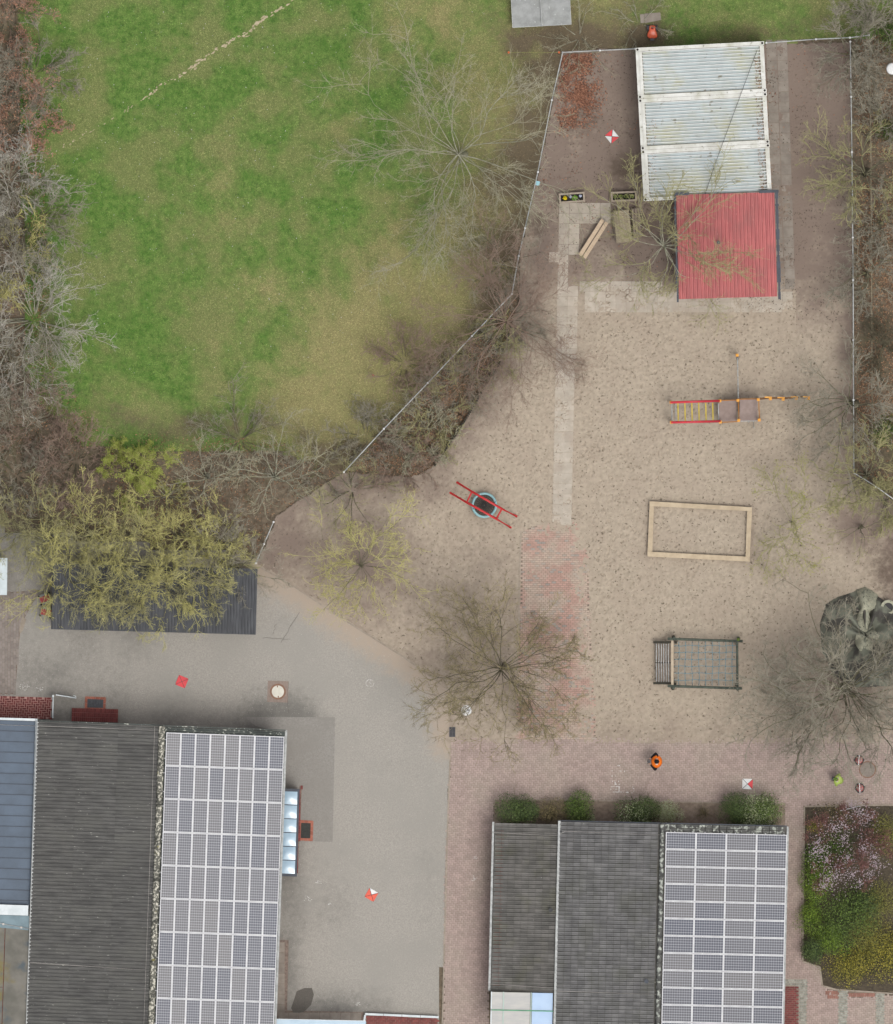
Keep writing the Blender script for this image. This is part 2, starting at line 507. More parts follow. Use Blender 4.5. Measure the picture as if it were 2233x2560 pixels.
def leaf_arrays(pts, size, flat, asp=0.6, r=rng, nrm=None):
    """bent two-triangle leaves"""
    m = len(pts)
    th = r.uniform(0, 2 * np.pi, m)
    u = np.stack([np.cos(th), np.sin(th), r.normal(0, flat, m)], 1)
    w = np.stack([-np.sin(th), np.cos(th), r.normal(0, flat, m)], 1)
    if nrm is not None:
        u = r.normal(0, 1, (m, 3)); u -= nrm * (u * nrm).sum(1, keepdims=True)
        u /= np.linalg.norm(u, axis=1, keepdims=True) + 1e-9
        w = np.cross(nrm, u)
    s = r.uniform(size[0], size[1], m)[:, None] / 2
    c = np.cross(u, w); c /= np.linalg.norm(c, axis=1, keepdims=True) + 1e-9
    v = np.stack([pts - u * s, pts + w * s * asp + c * s * .25, pts + u * s, pts - w * s * asp + c * s * .25], 1)
    q = np.arange(m * 4).reshape(-1, 4)
    return v.reshape(-1, 3), q, np.repeat(r.random(m), 4)

def leaf_quads(name, pts, size, m, parent, label=None, cat=None, flat=0.35, asp=0.6):
    v, q, rn = leaf_arrays(pts, size, flat, asp)
    o = np_obj(name, v, q, m, parent, {'rnd': rn})
    if label: tag(o, label, cat, kind='stuff')
    return o

flat0 = lambda x, y: np.full(x.shape, 0.0)
litter0 = lambda x, y: np.full(x.shape, -0.05)
scatter('daisies', 420, [(60, 0), (1250, 0), (1200, 500), (900, 900), (200, 950)], (.03, .065), M_chalk, lawn_z, 'scattered white daisies and petals on the lawn', 'daisies', lift=.05)

# sand yard ----------------------------------------------------------
SAND = [(1410, 128), (1590, 122), (2127, 104), (2133, 1180), (2300, 1300), (2300, 1858), (1480, 1858), (1120, 1856), (1122, 1722), (1010, 1641), (850, 1541),
        (722, 1455), (645, 1412), (690, 1290), (860, 1180), (1030, 1195), (1080, 1170), (1170, 1040), (1250, 905), (1300, 740), (1300, 640), (1348, 430)]
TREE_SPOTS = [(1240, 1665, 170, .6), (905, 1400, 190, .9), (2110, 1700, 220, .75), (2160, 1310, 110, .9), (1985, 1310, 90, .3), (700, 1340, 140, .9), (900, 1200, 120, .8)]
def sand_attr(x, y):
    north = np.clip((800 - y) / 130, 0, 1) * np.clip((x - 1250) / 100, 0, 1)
    dirt_and_shade = north * np.where((x < 1560) & (y > 520), .8, 1.0)
    dirt_and_shade = np.where((x > 1990) & (y < 900), np.maximum(dirt_and_shade, .75 * np.clip((950 - y) / 200, 0, 1)), dirt_and_shade)
    dirt_and_shade = np.maximum(dirt_and_shade, .8 * np.exp(-(dist_line([(2133, 100), (2133, 1180), (2233, 1260), (2240, 1500)], x, y) / 70) ** 2))
    dirt_and_shade = np.maximum(dirt_and_shade, .75 * np.exp(-(dist_line([(1290, 740), (1180, 1010), (1060, 1190), (880, 1200), (660, 1330)], x, y) / 110) ** 2))
    dirt_and_shade = np.maximum(dirt_and_shade, blobs(TREE_SPOTS, x, y))
    dirt_and_shade = np.maximum(dirt_and_shade, .48 * np.clip((1480 - x) / 200, 0, 1) * np.clip((y - 1200) / 200, 0, 1))
    dirt_and_shade = np.maximum(dirt_and_shade, .45 * np.clip((y - 1680) / 140, 0, 1))
    dirt_and_shade = np.maximum(dirt_and_shade, .42 * np.exp(-(dist_line([(1624, 1253), (1880, 1268), (1875, 1404), (1619, 1391), (1624, 1253)], x, y) / 22) ** 2))  # shade along the sandbox beams, painted into the sand colour
    dirt_and_shade = np.maximum(dirt_and_shade, blobs([(1850, 985, 60, .5), (1740, 1030, 55, .4), (1900, 1040, 60, .4), (1755, 1660, 95, .38), (1211, 1262, 75, .5), (1660, 1655, 50, .4), (1960, 1010, 60, .35)], x, y))  # painted shade under and beside climber, swing and climbing net
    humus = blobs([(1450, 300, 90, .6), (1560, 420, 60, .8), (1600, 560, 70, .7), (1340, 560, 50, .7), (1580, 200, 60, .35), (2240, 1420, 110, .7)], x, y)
    return {'dirt_and_shade': np.clip(dirt_and_shade, 0, 1) * (.7 + .5 * vnoise(x, y, 40, 12)), 'humus': humus}

PITS = None
def sand_z(x, y):
    """trodden sand: hollows left by many feet on top of slow swells"""
    global PITS
    a = sand_attr(x, y)
    soft = np.clip(1.0 - a['dirt_and_shade'] * .75, .15, 1)
    z = 0.02 + 0.016 * vnoise(x, y, 26, 21) + 0.010 * vnoise(x, y, 9, 22) * soft
    if PITS is None:
        W, H = 1750, 1800
        g = np.zeros((H, W))
        pr = np.random.default_rng(31)
        n = 23000
        fx, fy = pr.integers(8, W - 8, n), pr.integers(8, H - 8, n)
        an, la, lb, dp = pr.uniform(0, np.pi, n), pr.uniform(2.2, 4.6, n), pr.uniform(1.5, 2.8, n), pr.uniform(.02, .075, n)
        for oy in range(-6, 7):
            for ox in range(-6, 7):
                u = ox * np.cos(an) + oy * np.sin(an); w = -ox * np.sin(an) + oy * np.cos(an)
                d = (u / la) ** 2 + (w / lb) ** 2
                val = -dp * np.exp(-d) + dp * .35 * np.exp(-(np.sqrt(d) - 1.7) ** 2 * 3)
                np.add.at(g, (fy + oy, fx + ox), val)
        PITS = g
    i = np.clip((x - 600).astype(int), 0, 1749); j = np.clip((y - 90).astype(int), 0, 1799)
    z = z + np.clip(PITS[j, i], -.09, .045) * soft
    near = np.clip((x - 1288) / 14, 0, 1) * np.clip((1484 - x) / 16, 0, 1) * np.clip((y - 1294) / 14, 0, 1)
    ed = np.clip((x - 1425) / 50, 0, 1) + np.clip((1375 - y) / 70, 0, 1) + 0.0 * y
    cover = .014 + .06 * np.clip(vnoise(x, y, 22, 40) * .6 + vnoise(x, y, 7, 41) * .4 + ed * .42 - .62, 0, .5)
    z = z * (1 - near) + (np.minimum(z, .02) + np.maximum(cover - .014, 0)) * near
    return z
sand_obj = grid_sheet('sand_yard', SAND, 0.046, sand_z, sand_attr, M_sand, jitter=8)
scatter('bark_debris', 3000, [(1405, 135), (2120, 110), (2125, 800), (1990, 800), (1310, 640)], (.03, .09), M_debris, sand_z, 'dark leaf crumbs trodden into the soil round the containers', 'debris', dens=lambda x, y: np.clip(vnoise(x, y, 34, 71) * 2 - .6, 0, 1), flat=.4, lift=.012)
scatter('bark_debris', 5200, [(1150, 830), (2130, 830), (2233, 1300), (2233, 1800), (1480, 1830), (1280, 1560), (780, 1440), (1000, 1250)], (.02, .055), M_debris, sand_z,
        'dark bark crumbs trodden into the sand', 'debris', flat=.5, lift=.012)

# asphalt yard -------------------------------------------------------
ASPH = [(-200, 1290), (60, 1330), (650, 1396), (732, 1440), (860, 1526), (1020, 1626), (1138, 1712), (1140, 1850), (1118, 2100), (1100, 2700), (-200, 2700)]
def asph_attr(x, y):
    w = .5 * np.exp(-(dist_line([(0, 1790), (720, 1815)], x, y) / 130) ** 2) + .8 * np.exp(-(dist_line([(720, 1815), (690, 2560)], x, y) / 75) ** 2)  # north wall shade of the wing painted in; darker along its east wall too
    w = np.maximum(w, .85 * np.exp(-(dist_line([(690, 2560), (900, 2540)], x, y) / 100) ** 2))
    w = np.maximum(w, .55 * np.clip((560 - x) / 250, 0, 1))
    w = np.maximum(w, .5 * np.clip(vnoise(x, y, 120, 53) * 2 - 1, 0, 1))
    du = dist_line([(640, 1412), (722, 1455), (850, 1541), (1010, 1641), (1122, 1722), (1125, 1850)], x, y)
    return {'wet_and_shade': w * (.6 + .6 * vnoise(x, y, 70, 51)), 'dust': .75 * np.exp(-(du / 60) ** 2) + .2 * np.exp(-(du / 260) ** 2)}
grid_sheet('asphalt_yard', ASPH, 0.4, lambda x, y: 0.012 + 0.006 * vnoise(x, y, 200, 50), asph_attr, M_asphalt)
sheet('asphalt_repair', [(610, 1792), (838, 1793), (832, 2105), (690, 2100), (700, 1830), (640, 1815)], 0.026, M_asphalt_new, t=.02)
sheet('asphalt_stain', [(742, 2478), (762, 2470), (780, 2470), (785, 2486), (778, 2512), (760, 2530), (735, 2534), (728, 2520), (735, 2500)], 0.03, M_stain, t=.02)

def crack(pts, w=.7):
    mb = MB()
    rr = random.Random(len(pts))
    q = []
    for a, b in zip(pts[:-1], pts[1:]):
        for k in range(6):
            t = k / 6
            q.append((a[0] + (b[0] - a[0]) * t + rr.uniform(-2, 2), a[1] + (b[1] - a[1]) * t + rr.uniform(-2, 2)))
    for a, b in zip(q[:-1], q[1:]):
        mb.beam(P(*a, .018), P(*b, .018), w * S, .02)
    o = mb.obj('asphalt_crack', M_stain); o["kind"] = 'structure'
for c in ([(750, 1530), (712, 1590), (700, 1610)], [(722, 1705), (718, 1750), (722, 1790)], [(655, 1594), (740, 1600)], [(690, 1560), (680, 1592)]):
    crack(c)

# paving ---------------------------------------------------------------
def pave(name, poly, m, zt, bw=10.0, bh=5.0, gap=0.55, pattern='herring', pick=None, pick_name='brick', joint=None, alt=None, alt_p=0.0, bed=True, rot=0.0, hgt=.05, lim=300):
    """paving of real blocks: up to lim single blocks as objects, the rest one mesh"""
    pr = np.random.default_rng(len(name) * 7 + int(zt * 1000))
    if bed:
        root = sheet(name, poly, zt - .006, joint or M_joint, t=.03)
    else:
        root = None
    pa = np.asarray(poly, float); mid = pa.mean(0)
    R = np.array([[math.cos(rot), -math.sin(rot)], [math.sin(rot), math.cos(rot)]])
    ext = (np.abs(pa - mid).max(0) * 1.3).max() + 20
    rects = []
    if pattern == 'herring':
        n = int(2 * ext / bh) + 2
        i, j = np.meshgrid(np.arange(n), np.arange(n), indexing='ij')
        k = (i - j) % 4
        hI, hJ = i[k == 0], j[k == 0]
        rects.append((np.stack([(hI + 1) * bh, (hJ + .5) * bh], 1) - ext, 0))
        vI, vJ = i[k == 2], j[k == 2]
        rects.append((np.stack([(vI + .5) * bh, vJ * bh], 1) - ext, 1))
    else:
        vert = pattern == 'running_v'
        nr, nc = int(2 * ext / bh) + 2, int(2 * ext / bw) + 2
        r, c = np.meshgrid(np.arange(nr), np.arange(nc), indexing='ij')
        a = (c + .5 * (r % 2) * (pattern != 'grid')).ravel() * bw - ext; b = (r.ravel() + .5) * bh - ext
        rects.append((np.stack([b, a] if vert else [a, b], 1), 1 if vert else 0))
    V, Q, RN, VA, QA, RA = [], [], [], [], [], []
    cnt = 0
    meshes = {}
    for cen, o in rects:
        cen = cen @ R.T + mid
        k = inside(poly, cen[:, 0], cen[:, 1]); cen = cen[k]
        hw, hh = ((bw - gap) / 2, (bh - gap) / 2) if o == 0 else ((bh - gap) / 2, (bw - gap) / 2)
        loc = np.array([[-hw, -hh], [hw, -hh], [hw, hh], [-hw, hh]]) @ R.T
        isalt = pr.random(len(cen)) < alt_p
        one = np.zeros(len(cen), bool)
        if pick is not None:
            one = pick(cen[:, 0], cen[:, 1])
        if alt is not None:
            one = one & ~isalt
        idx = np.nonzero(one)[0]
        room = max(0, lim // len(rects) - 0)
        one[idx[room:]] = False
        for i in np.nonzero(one)[0]:
            if o not in meshes:
                bb = MB().prism([(p[0] * S, -p[1] * S) for p in loc[::-1]], -hgt, 0)
                meshes[o] = bb.mesh(pick_name, m)
            ob = bpy.data.objects.new(pick_name, meshes[o])
            ob.location = P(cen[i, 0], cen[i, 1], zt + pr.uniform(-.003, .003))
            ob.rotation_euler = (pr.normal(0, .008), pr.normal(0, .008), pr.normal(0, .012))
            link(ob, root)
        for sel, (v_, q_, r_) in ((~one & ~(isalt if alt is not None else np.zeros(len(cen), bool)), (V, Q, RN)), ((isalt & ~one) if alt is not None else np.zeros(len(cen), bool), (VA, QA, RA))):
            c2 = cen[sel]
            if not len(c2): continue
            m_ = len(c2)
            top = c2[:, None, :] + loc[None] * pr.uniform(.95, 1.0, (m_, 1, 1))
            zt_ = zt + pr.uniform(-.004, .004, (m_, 1)) + pr.normal(0, .0012, (m_, 4))
            T = np.stack([(top[..., 0] - CX) * S, (CY - top[..., 1]) * S, zt_], 2)
            B = T.copy(); B[..., 2] = zt - hgt
            base = sum(len(a) for a in v_)
            v_.append(np.concatenate([T, B], 1).reshape(-1, 3))
            a0 = base + np.arange(m_)[:, None] * 8
            fq = np.concatenate([a0 + np.array([[3, 2, 1, 0]])] + [a0 + np.array([[i, (i + 1) % 4, 4 + (i + 1) % 4, 4 + i]]) for i in range(4)], 0)
            q_.append(fq); r_.append(np.repeat(pr.random(m_), 8))
    for (v_, q_, r_, mm) in ((V, Q, RN, m), (VA, QA, RA, alt)):
        if v_:
            ob = np_obj(pick_name, np.concatenate(v_), np.concatenate(q_), mm, root, {'rnd': np.concatenate(r_)})
            ob["kind"] = 'stuff'
    return root

PAVE_MAIN = [(1128, 1848), (1480, 1842), (1640, 1850), (1860, 1848), (2000, 1835), (2300, 1830), (2300, 2016), (2010, 2014), (2005, 2400), (2075, 2420), (2080, 2482), (2300, 2490), (2300, 2640),
             (1960, 2640), (1960, 2440), (1962, 2012), (1236, 2000), (1224, 2440), (1218, 2640), (1108, 2640), (1112, 2200)]
pave('brick_pavement', PAVE_MAIN, M_paver, 0.03, pick=lambda x, y: (x > 1112) & (x < 1190) & (y > 2320) & (y < 2545))
sheet('planting_bed', [(1237, 1999), (1963, 2011), (1963, 2075), (1232, 2075)], 0.042, M_bed, t=.05)
PATCH = [(1305, 1330), (1330, 1318), (1395, 1303), (1440, 1305), (1462, 1335), (1470, 1400), (1473, 1500), (1478, 1600), (1490, 1848), (1290, 1848), (1300, 1560)]
pave('brick_walk', PATCH, M_patch, 0.034, pattern='running', bw=10.5, bh=5.2, alt=M_patch_grey, alt_p=.13, pick=lambda x, y: (y < 1430) & (x > 1300))
pave('herringbone_walk', [(-60, 1738), (129, 1744), (127, 1797), (-60, 1795)], M_klinker, 0.05, gap=1.1, joint=M_mortar, bw=11, bh=5.5, pick=lambda x, y: x > -20, rot=math.radians(2))
pave('block_pavement', [(-80, 1470), (30, 1480), (100, 1475), (62, 1545), (50, 1582), (44, 1660), (38, 1735), (-80, 1738)], M_block, 0.03, pattern='running_v', bw=10, bh=7, gap=.7, pick=lambda x, y: (x > -2) & (y > 1570))
pave('sett_strip', [(2097, 2476), (2119, 2476), (2117, 2640), (2095, 2640)], M_sett, 0.042, pattern='running', bw=5.2, bh=5.0, gap=.9, pick_name='sett', joint=M_kerb)
pave('sett_strip', [(2190, 2482), (2211, 2482), (2210, 2640), (2188, 2640)], M_sett, 0.0421, pattern='running', bw=5.2, bh=5.0, gap=.9, pick_name='sett', joint=M_kerb)
pave('sett_border', [(1960, 2447), (2018, 2447), (2016, 2640), (1996, 2640), (1998, 2466), (1960, 2465)], M_sett, 0.0425, pattern='running', bw=5.2, bh=5.0, gap=.9, pick_name='sett', joint=M_kerb)
pave('clinker_porch', [(1957, 2467), (1997, 2468), (1995, 2640), (1955, 2640)], M_klinker, 0.06, pattern='running', bw=11, bh=5, gap=.8, joint=M_joint, pick=lambda x, y: y < 2565)
pave('clinker_terrace', [(912, 2538), (1096, 2545), (1094, 2640), (910, 2640)], M_klinker, 0.06, pattern='running', bw=11, bh=5, gap=.7, joint=M_joint, pick=lambda x, y: y < 2566)
pave('red_header_row', [(2062, 2472), (2098, 2474), (2098, 2494), (2070, 2492)], M_paver_red, 0.036, pattern='grid', bw=5, bh=10, gap=.6, pick=lambda x, y: y < 2565)
pave('red_header_row', [(2120, 2478), (2189, 2483), (2189, 2496), (2122, 2494)], M_paver_red, 0.0362, pattern='grid', bw=5, bh=10, gap=.6, pick=lambda x, y: y < 2565)
pave('slab_strip', [(685, 2526), (910, 2530), (909, 2556), (684, 2556)], M_slab_dark, 0.035, pattern='grid', bw=26, bh=26, gap=.9, pick_name='slab', pick=lambda x, y: y < 2600)
pave('slab_strip', [(690, 2350), (722, 2350), (718, 2526), (685, 2526)], M_slab_dark, 0.0352, pattern='grid', bw=26, bh=26, gap=.9, pick_name='slab', pick=lambda x, y: y < 2600)

# concrete slabs
def slabs(name, cells, m, zt):
    mbp = MB()
    root = None
    me = None
    rr = random.Random(len(cells))
    root = bpy.data.objects.new(name, None); link(root); root["kind"] = 'structure'
    sz = 25.2 * S / 2
    me = MB().prism([(-sz, -sz), (sz, -sz), (sz, sz), (-sz, sz)], -.05, 0).mesh('slab', m)
    for (x, y, r) in cells:
        o = bpy.data.objects.new('slab', me)
        o.location = P(x, y, zt + rr.uniform(-.004, .004)); o.rotation_euler = (rr.gauss(0, .006), rr.gauss(0, .006), r + rr.gauss(0, .006))
        link(o, root)
walk = []
for k in range(31):
    t = k / 30
    x0, y = 1411 - 17 * t, 520 + 26 * k
    for c in range(2):
        if c == 1 and 640 < y < 720: continue
        walk.append((x0 + c * (26 if y < 900 else 22), y, math.radians(1)))
walk += [(1462 + 26 * c, 520 + 26 * r, math.radians(1)) for c in range(3) for r in range(2)] + [(1385, 643, 0.0)]
slabs('slab_walk', walk, M_slab, .046)
slabs('slab_terrace', [(1475 + 26 * c, 742 + 26 * r, 0.0) for c in range(20) for r in range(2)] + [(1462 + 26 * c, 716 + 8 * (c % 2) * 0, 0.0) for c in range(8)], M_slab, .040)
slabs('slab_apron', [(1928 + 27 * c + 0.033 * (y - 100), y, math.radians(1.5)) for y in range(112, 730, 26) for c in range(2)], M_slab_dark, .036)

# edging ---------------------------------------------------------------
def edging(name, pts, w=4.0, z=.034, step=52):
    root = bpy.data.objects.new(name, None); link(root); root["kind"] = 'structure'
    for a, b in zip(pts[:-1], pts[1:]):
        n = max(1, round(math.hypot(b[0] - a[0], b[1] - a[1]) / step))
        for k in range(n):
            t0, t1 = (k + .01) / n, (k + .99) / n
            p = P(a[0] + (b[0] - a[0]) * t0, a[1] + (b[1] - a[1]) * t0, z - .06); q = P(a[0] + (b[0] - a[0]) * t1, a[1] + (b[1] - a[1]) * t1, z - .06)
            MB().beam(p, q, w * S, .12).obj('kerb_stone', M_kerb, root)
edging('yard_edging', [(650, 1418), (722, 1457), (850, 1543), (1010, 1643), (1121, 1724)])
edging('walk_edging', [(1303, 1326), (1298, 1450), (1298, 1570)], 3.5, .042)
edging('pavement_edging', [(1127, 1850), (1118, 2100), (1106, 2560)], 3.5, .034)
edging('bed_edging', [(1235, 1998), (1600, 2003), (1964, 2010)], 3.0, .06)
edging('bed_edging', [(2011, 2016), (2233, 2012)], 4, .06)
edging('bed_edging', [(2011, 2016), (2007, 2404), (2050, 2418), (2056, 2465), (2090, 2474), (2233, 2484)], 4, .06)
sheet('planting_bed', [(2013, 2018), (2300, 2014), (2300, 2480), (2092, 2472), (2058, 2463), (2052, 2417), (2009, 2402)], 0.05, M_bed_dark, t=.05)
sheet('concrete_pad', [(55, 1540), (66, 1548), (58, 1575), (50, 1585), (48, 1577)], 0.05, M_kerb, t=.05)

# litter under the hedges
scatter('fallen_leaves', 9000, [(2136, 90), (2260, 60), (2260, 1260), (2140, 1180)], (.05, .1), M_leaf_litter, litter0, 'brown dead leaves under the hedge beyond the long straight fence', 'leaves', dens=lambda x, y: vnoise(x, y, 60, 61), lift=.02)
scatter('fallen_leaves', 11000, [(-40, 0), (90, 0), (130, 900), (250, 1080), (700, 1100), (860, 1190), (690, 1290), (640, 1405), (0, 1290), (-40, 1290)], (.05, .1), M_leaf_litter, lambda x, y: np.where(inside(LAWN, x, y), lawn_z(x, y), -.05), 'brown dead leaves under the hedges around the lawn', 'leaves', dens=lambda x, y: vnoise(x, y, 50, 62), lift=.03)
scatter('fallen_leaves', 5000, [(1290, 745), (1305, 800), (1250, 905), (1170, 1040), (1080, 1170), (1030, 1195), (860, 1185)], (.05, .09), M_leaf_litter, litter0, 'brown dead leaves in the shrub bed along the diagonal fence', 'leaves', lift=.02)
def pile_dens(x, y):
    return np.exp(-((x - (1446 - (y - 130) * .09 + 14 * np.sin(y / 30))) / 40) ** 2) * np.clip((350 - y) / 120, 0, 1) * np.clip(vnoise(x, y, 22, 66) * 1.8 - .25, 0.03, 1)
scatter('fallen_leaves', 6500, [(1408, 136), (1540, 131), (1500, 350), (1372, 350)], (.05, .11), M_leaf_red, lambda x, y: sand_z(x, y) + .04 * pile_dens(x, y), 'rust brown leaf drift in the fence corner beside the containers', 'leaves', dens=pile_dens, flat=.5, lift=.02)
scatter('fallen_leaves', 900, [(1405, 133), (2120, 110), (2120, 400), (1990, 420), (1600, 720), (1310, 640)], (.05, .09), M_leaf_red, sand_z, 'single rust brown leaves strewn round the containers', 'leaves', dens=lambda x, y: np.clip(vnoise(x, y, 40, 64) * 1.6 - .7, 0, 1), lift=.05)

# ------------------------------------------------------------------ buildings
M_fibre = mat('fibre_cement', C(108, 107, 104), C(86, 85, 83), 2.2, 6, rough=0.9, vary=0.05, coord='object', stretch=(.5, 2, 1),
              big=(C(108, 107, 102), .6, .46, .7, .6), speck=(C(184, 184, 174), 9, .68, .75), bump=.2)
M_fibre_moss = mat('fibre_mossy', C(92, 98, 94), C(64, 68, 66), 2.0, 6, rough=.9, speck=(C(190, 192, 180), 8, .58, .66), coord='object')
M_ridge = mat('ridge_lichen', C(120, 118, 108), C(84, 84, 78), 6, 6, speck=(C(216, 212, 196), 9, .50, .60), big=(C(168, 158, 90), 2.4, .62, .72, .8))
M_tile = mat('roof_tile', C(130, 129, 128), C(106, 105, 105), 1.6, 6, rough=.8, vary=.13, big=(C(104, 104, 98), .7, .46, .68, .7), speck=(C(170, 170, 164), 8, .71, .77))
M_tile_dark = mat('roof_tile_dark', C(118, 115, 111), C(96, 94, 90), 1.6, 6, rough=.8, vary=.14, big=(C(100, 99, 84), .7, .5, .7, .7), speck=(C(190, 190, 184), 7, .72, .78))
M_tile_lichen = mat('roof_tile_lichen', C(104, 104, 100), C(84, 84, 82), 2, 5, rough=.85, vary=.1, speck=(C(180, 184, 174), 5, .50, .62))
M_zinc = mat('zinc', C(186, 192, 192), C(160, 166, 166), 4, 5, rough=.45, metal=.4)
M_gutter = mat('gutter_grey', C(196, 198, 196), C(160, 162, 160), 5, 5, rough=.6)
M_frame = mat('panel_frame', C(228, 228, 230), C(210, 210, 213), 3, 3, rough=.4)
M_bluemetal = mat('blue_metal', C(86, 102, 120), C(74, 88, 104), .8, 4, rough=.5, spec=.3, coord='object')
M_seam = mat('seam_dark', C(62, 68, 82), C(54, 60, 72), 3, 3, rough=.5)
M_bitumen = mat('bitumen', C(132, 128, 120), C(108, 106, 98), 1.2, 7, rough=.9, big=(C(132, 118, 66), .55, .5, .66, .8), speck=(C(92, 100, 104), 1.0, .58, .7))
M_teal = mat('teal_coping', C(128, 150, 158), C(112, 132, 140), 2, 5, rough=.6)
M_parapet = mat('parapet_white', C(232, 238, 240), C(208, 216, 218), 2, 5, rough=.6)
M_wallbrick = mat('wall_brick', C(146, 92, 78), C(122, 78, 66), 8, 5)
M_door = mat('door_grey', C(120, 124, 130), C(108, 112, 118), 3, 3, rough=.5)
M_redroof = mat('red_roof', C(190, 98, 96), C(168, 82, 82), 1.6, 7, rough=.55, coord='object', vary=.03, stretch=(3, .6, 1), big=(C(158, 88, 84), .7, .46, .66, .7), spec=.4, speck=(C(206, 130, 124), 7, .66, .76))
M_trim = mat('dark_trim', C(74, 80, 90), C(60, 64, 72), 4, 4, rough=.6)
M_shed = mat('shed_black', C(82, 84, 88), C(62, 64, 68), 1.6, 6, rough=.6, coord='object', vary=.05, stretch=(3, .7, 1), speck=(C(150, 152, 150), 9, .72, .78))
M_wood = mat('shed_wood', C(150, 120, 92), C(122, 98, 76), 6, 5)
M_skylight = mat('acrylic_blue', C(182, 206, 222), C(164, 190, 208), 1.5, 4, rough=.25, spec=.6)
M_canopy_grey = mat('canopy_sheet', C(194, 192, 186), C(180, 180, 178), 1.2, 5, rough=.35, stretch=(1, 4, 1))
M_canopy_blue = mat('canopy_sheet_blue', C(184, 208, 236), C(172, 198, 230), 1.2, 4, rough=.3)
M_green = mat('green_bar', C(92, 166, 124), C(70, 140, 104), 3, 3, rough=.5)
M_wire = mat('bare_wire', C(206, 200, 192), C(180, 174, 168), 5, 3, rough=.5)
M_blackpipe = mat('black_plastic', C(42, 42, 44), C(34, 34, 36), 4, 3, rough=.5)

def cell_material(name, nx, ny, w, h):
    """photovoltaic cells printed under glass: pale busbars between dark cells"""
    m = bpy.data.materials.new(name); m.use_nodes = True
    N, L = m.node_tree.nodes, m.node_tree.links
    b = N['Principled BSDF']; b.inputs['Roughness'].default_value = .3; b.inputs['Specular IOR Level'].default_value = .35
    tc = N.new('ShaderNodeTexCoord'); sp = N.new('ShaderNodeSeparateXYZ'); L.new(tc.outputs['Object'], sp.inputs[0])
    oi = N.new('ShaderNodeObjectInfo')
    def math_(op, a, b_):
        n = N.new('ShaderNodeMath'); n.operation = op
        for i, s_ in enumerate((a, b_)):
            if s_ is None: continue
            if isinstance(s_, (int, float)): n.inputs[i].default_value = s_
            else: L.new(s_, n.inputs[i])
        return n.outputs[0]
    def line(ax, n, size, wd):
        f = math_('FRACT', math_('MULTIPLY_ADD', sp.outputs[ax], n / size), None)
        nd = f.node; nd.inputs[0].links[0].from_node.inputs[2].default_value = 50.0 + .5 * (n % 2)
        d = math_('ABSOLUTE', math_('SUBTRACT', f, .5), None)
        return math_('GREATER_THAN', d, .5 - wd)
    lx, ly = line('X', nx, w, .10), line('Y', ny, h, .10)
    dots = math_('MULTIPLY', lx, ly)
    lines = math_('MAXIMUM', math_('MULTIPLY', lx, .35), math_('MULTIPLY', ly, .55))
    fac = math_('MAXIMUM', dots, lines)
    mixn = N.new('ShaderNodeMix'); mixn.data_type = 'RGBA'
    L.new(fac, mixn.inputs[0])
    mx0 = N.new('ShaderNodeMix'); mx0.data_type = 'RGBA'; L.new(oi.outputs['Random'], mx0.inputs[0])
    mx0.inputs[6].default_value = C(54, 60, 78); mx0.inputs[7].default_value = C(92, 90, 92)
    L.new(mx0.outputs[2], mixn.inputs[6]); mixn.inputs[7].default_value = C(186, 188, 196)
    L.new(mixn.outputs[2], b.inputs['Base Color'])
    return m

def corr(pitch, amp, kind):
    """roof sheet profile at distance t across the ribs"""
    def f(t):
        u = (t / pitch) % 1.0
        if kind == 'sine': return amp * math.sin(2 * math.pi * u)
        if kind == 'trap':                                   # narrow raised rib
            if u < .18: return amp * u / .18
            if u < .42: return amp
            if u < .60: return amp * (.60 - u) / .18
            return 0.0
        return 0.0
    return f

def marks(pitch, w, kind):
    n = int(round(w / pitch))
    st = [0, .125, .25, .375, .5, .625, .75, .875] if kind == 'sine' else [0, .18, .42, .60]
    return [(i + s_) * pitch for i in range(n) for s_ in st] + [n * pitch]

# --- main school wing with corrugated west slope and solar east slope
A = Thing('school_wing', 'long school wing with dark corrugated roof slope and eight columns of solar panels', 'building', 97, 1803, 0, math.radians(-2.1))
AW, AR, AL = 11.6, 5.72, 16.5                 # width, ridge offset, length
EAVE, RIDGE = 3.1, 4.15
def a_z(u): return EAVE + (RIDGE - EAVE) * (u / AR if u < AR else (AW - u) / (AW - AR))
A.part('wall', MB().add([(.3, -.25, 0), (AW - .3, -.25, 0), (AW - .3, -AL, 0), (.3, -AL, 0), (.3, -.25, EAVE - .1), (AR, -.25, RIDGE - .12), (AW - .3, -.25, EAVE - .1),
                         (AW - .3, -AL, EAVE - .1), (AR, -AL, RIDGE - .12), (.3, -AL, EAVE - .1)],
                        [(1, 0, 4, 5, 6), (2, 1, 6, 7), (3, 2, 7, 8, 9), (0, 3, 9, 4), (4, 9, 8, 5), (5, 8, 7, 6)]), M_wallbrick)
roofA = A.part('roof', MB().beam((0, -AL / 2, EAVE - .12), (AR, -AL / 2, RIDGE - .12), AL - .1, .04).beam((AR, -AL / 2, RIDGE - .12), (AW, -AL / 2, EAVE - .12), AL - .1, .04), M_fibre_moss)
pit = .172
prof = corr(pit, .034, 'sine')
sw = 5 * pit
ncourse, crs = 3, AR / 3
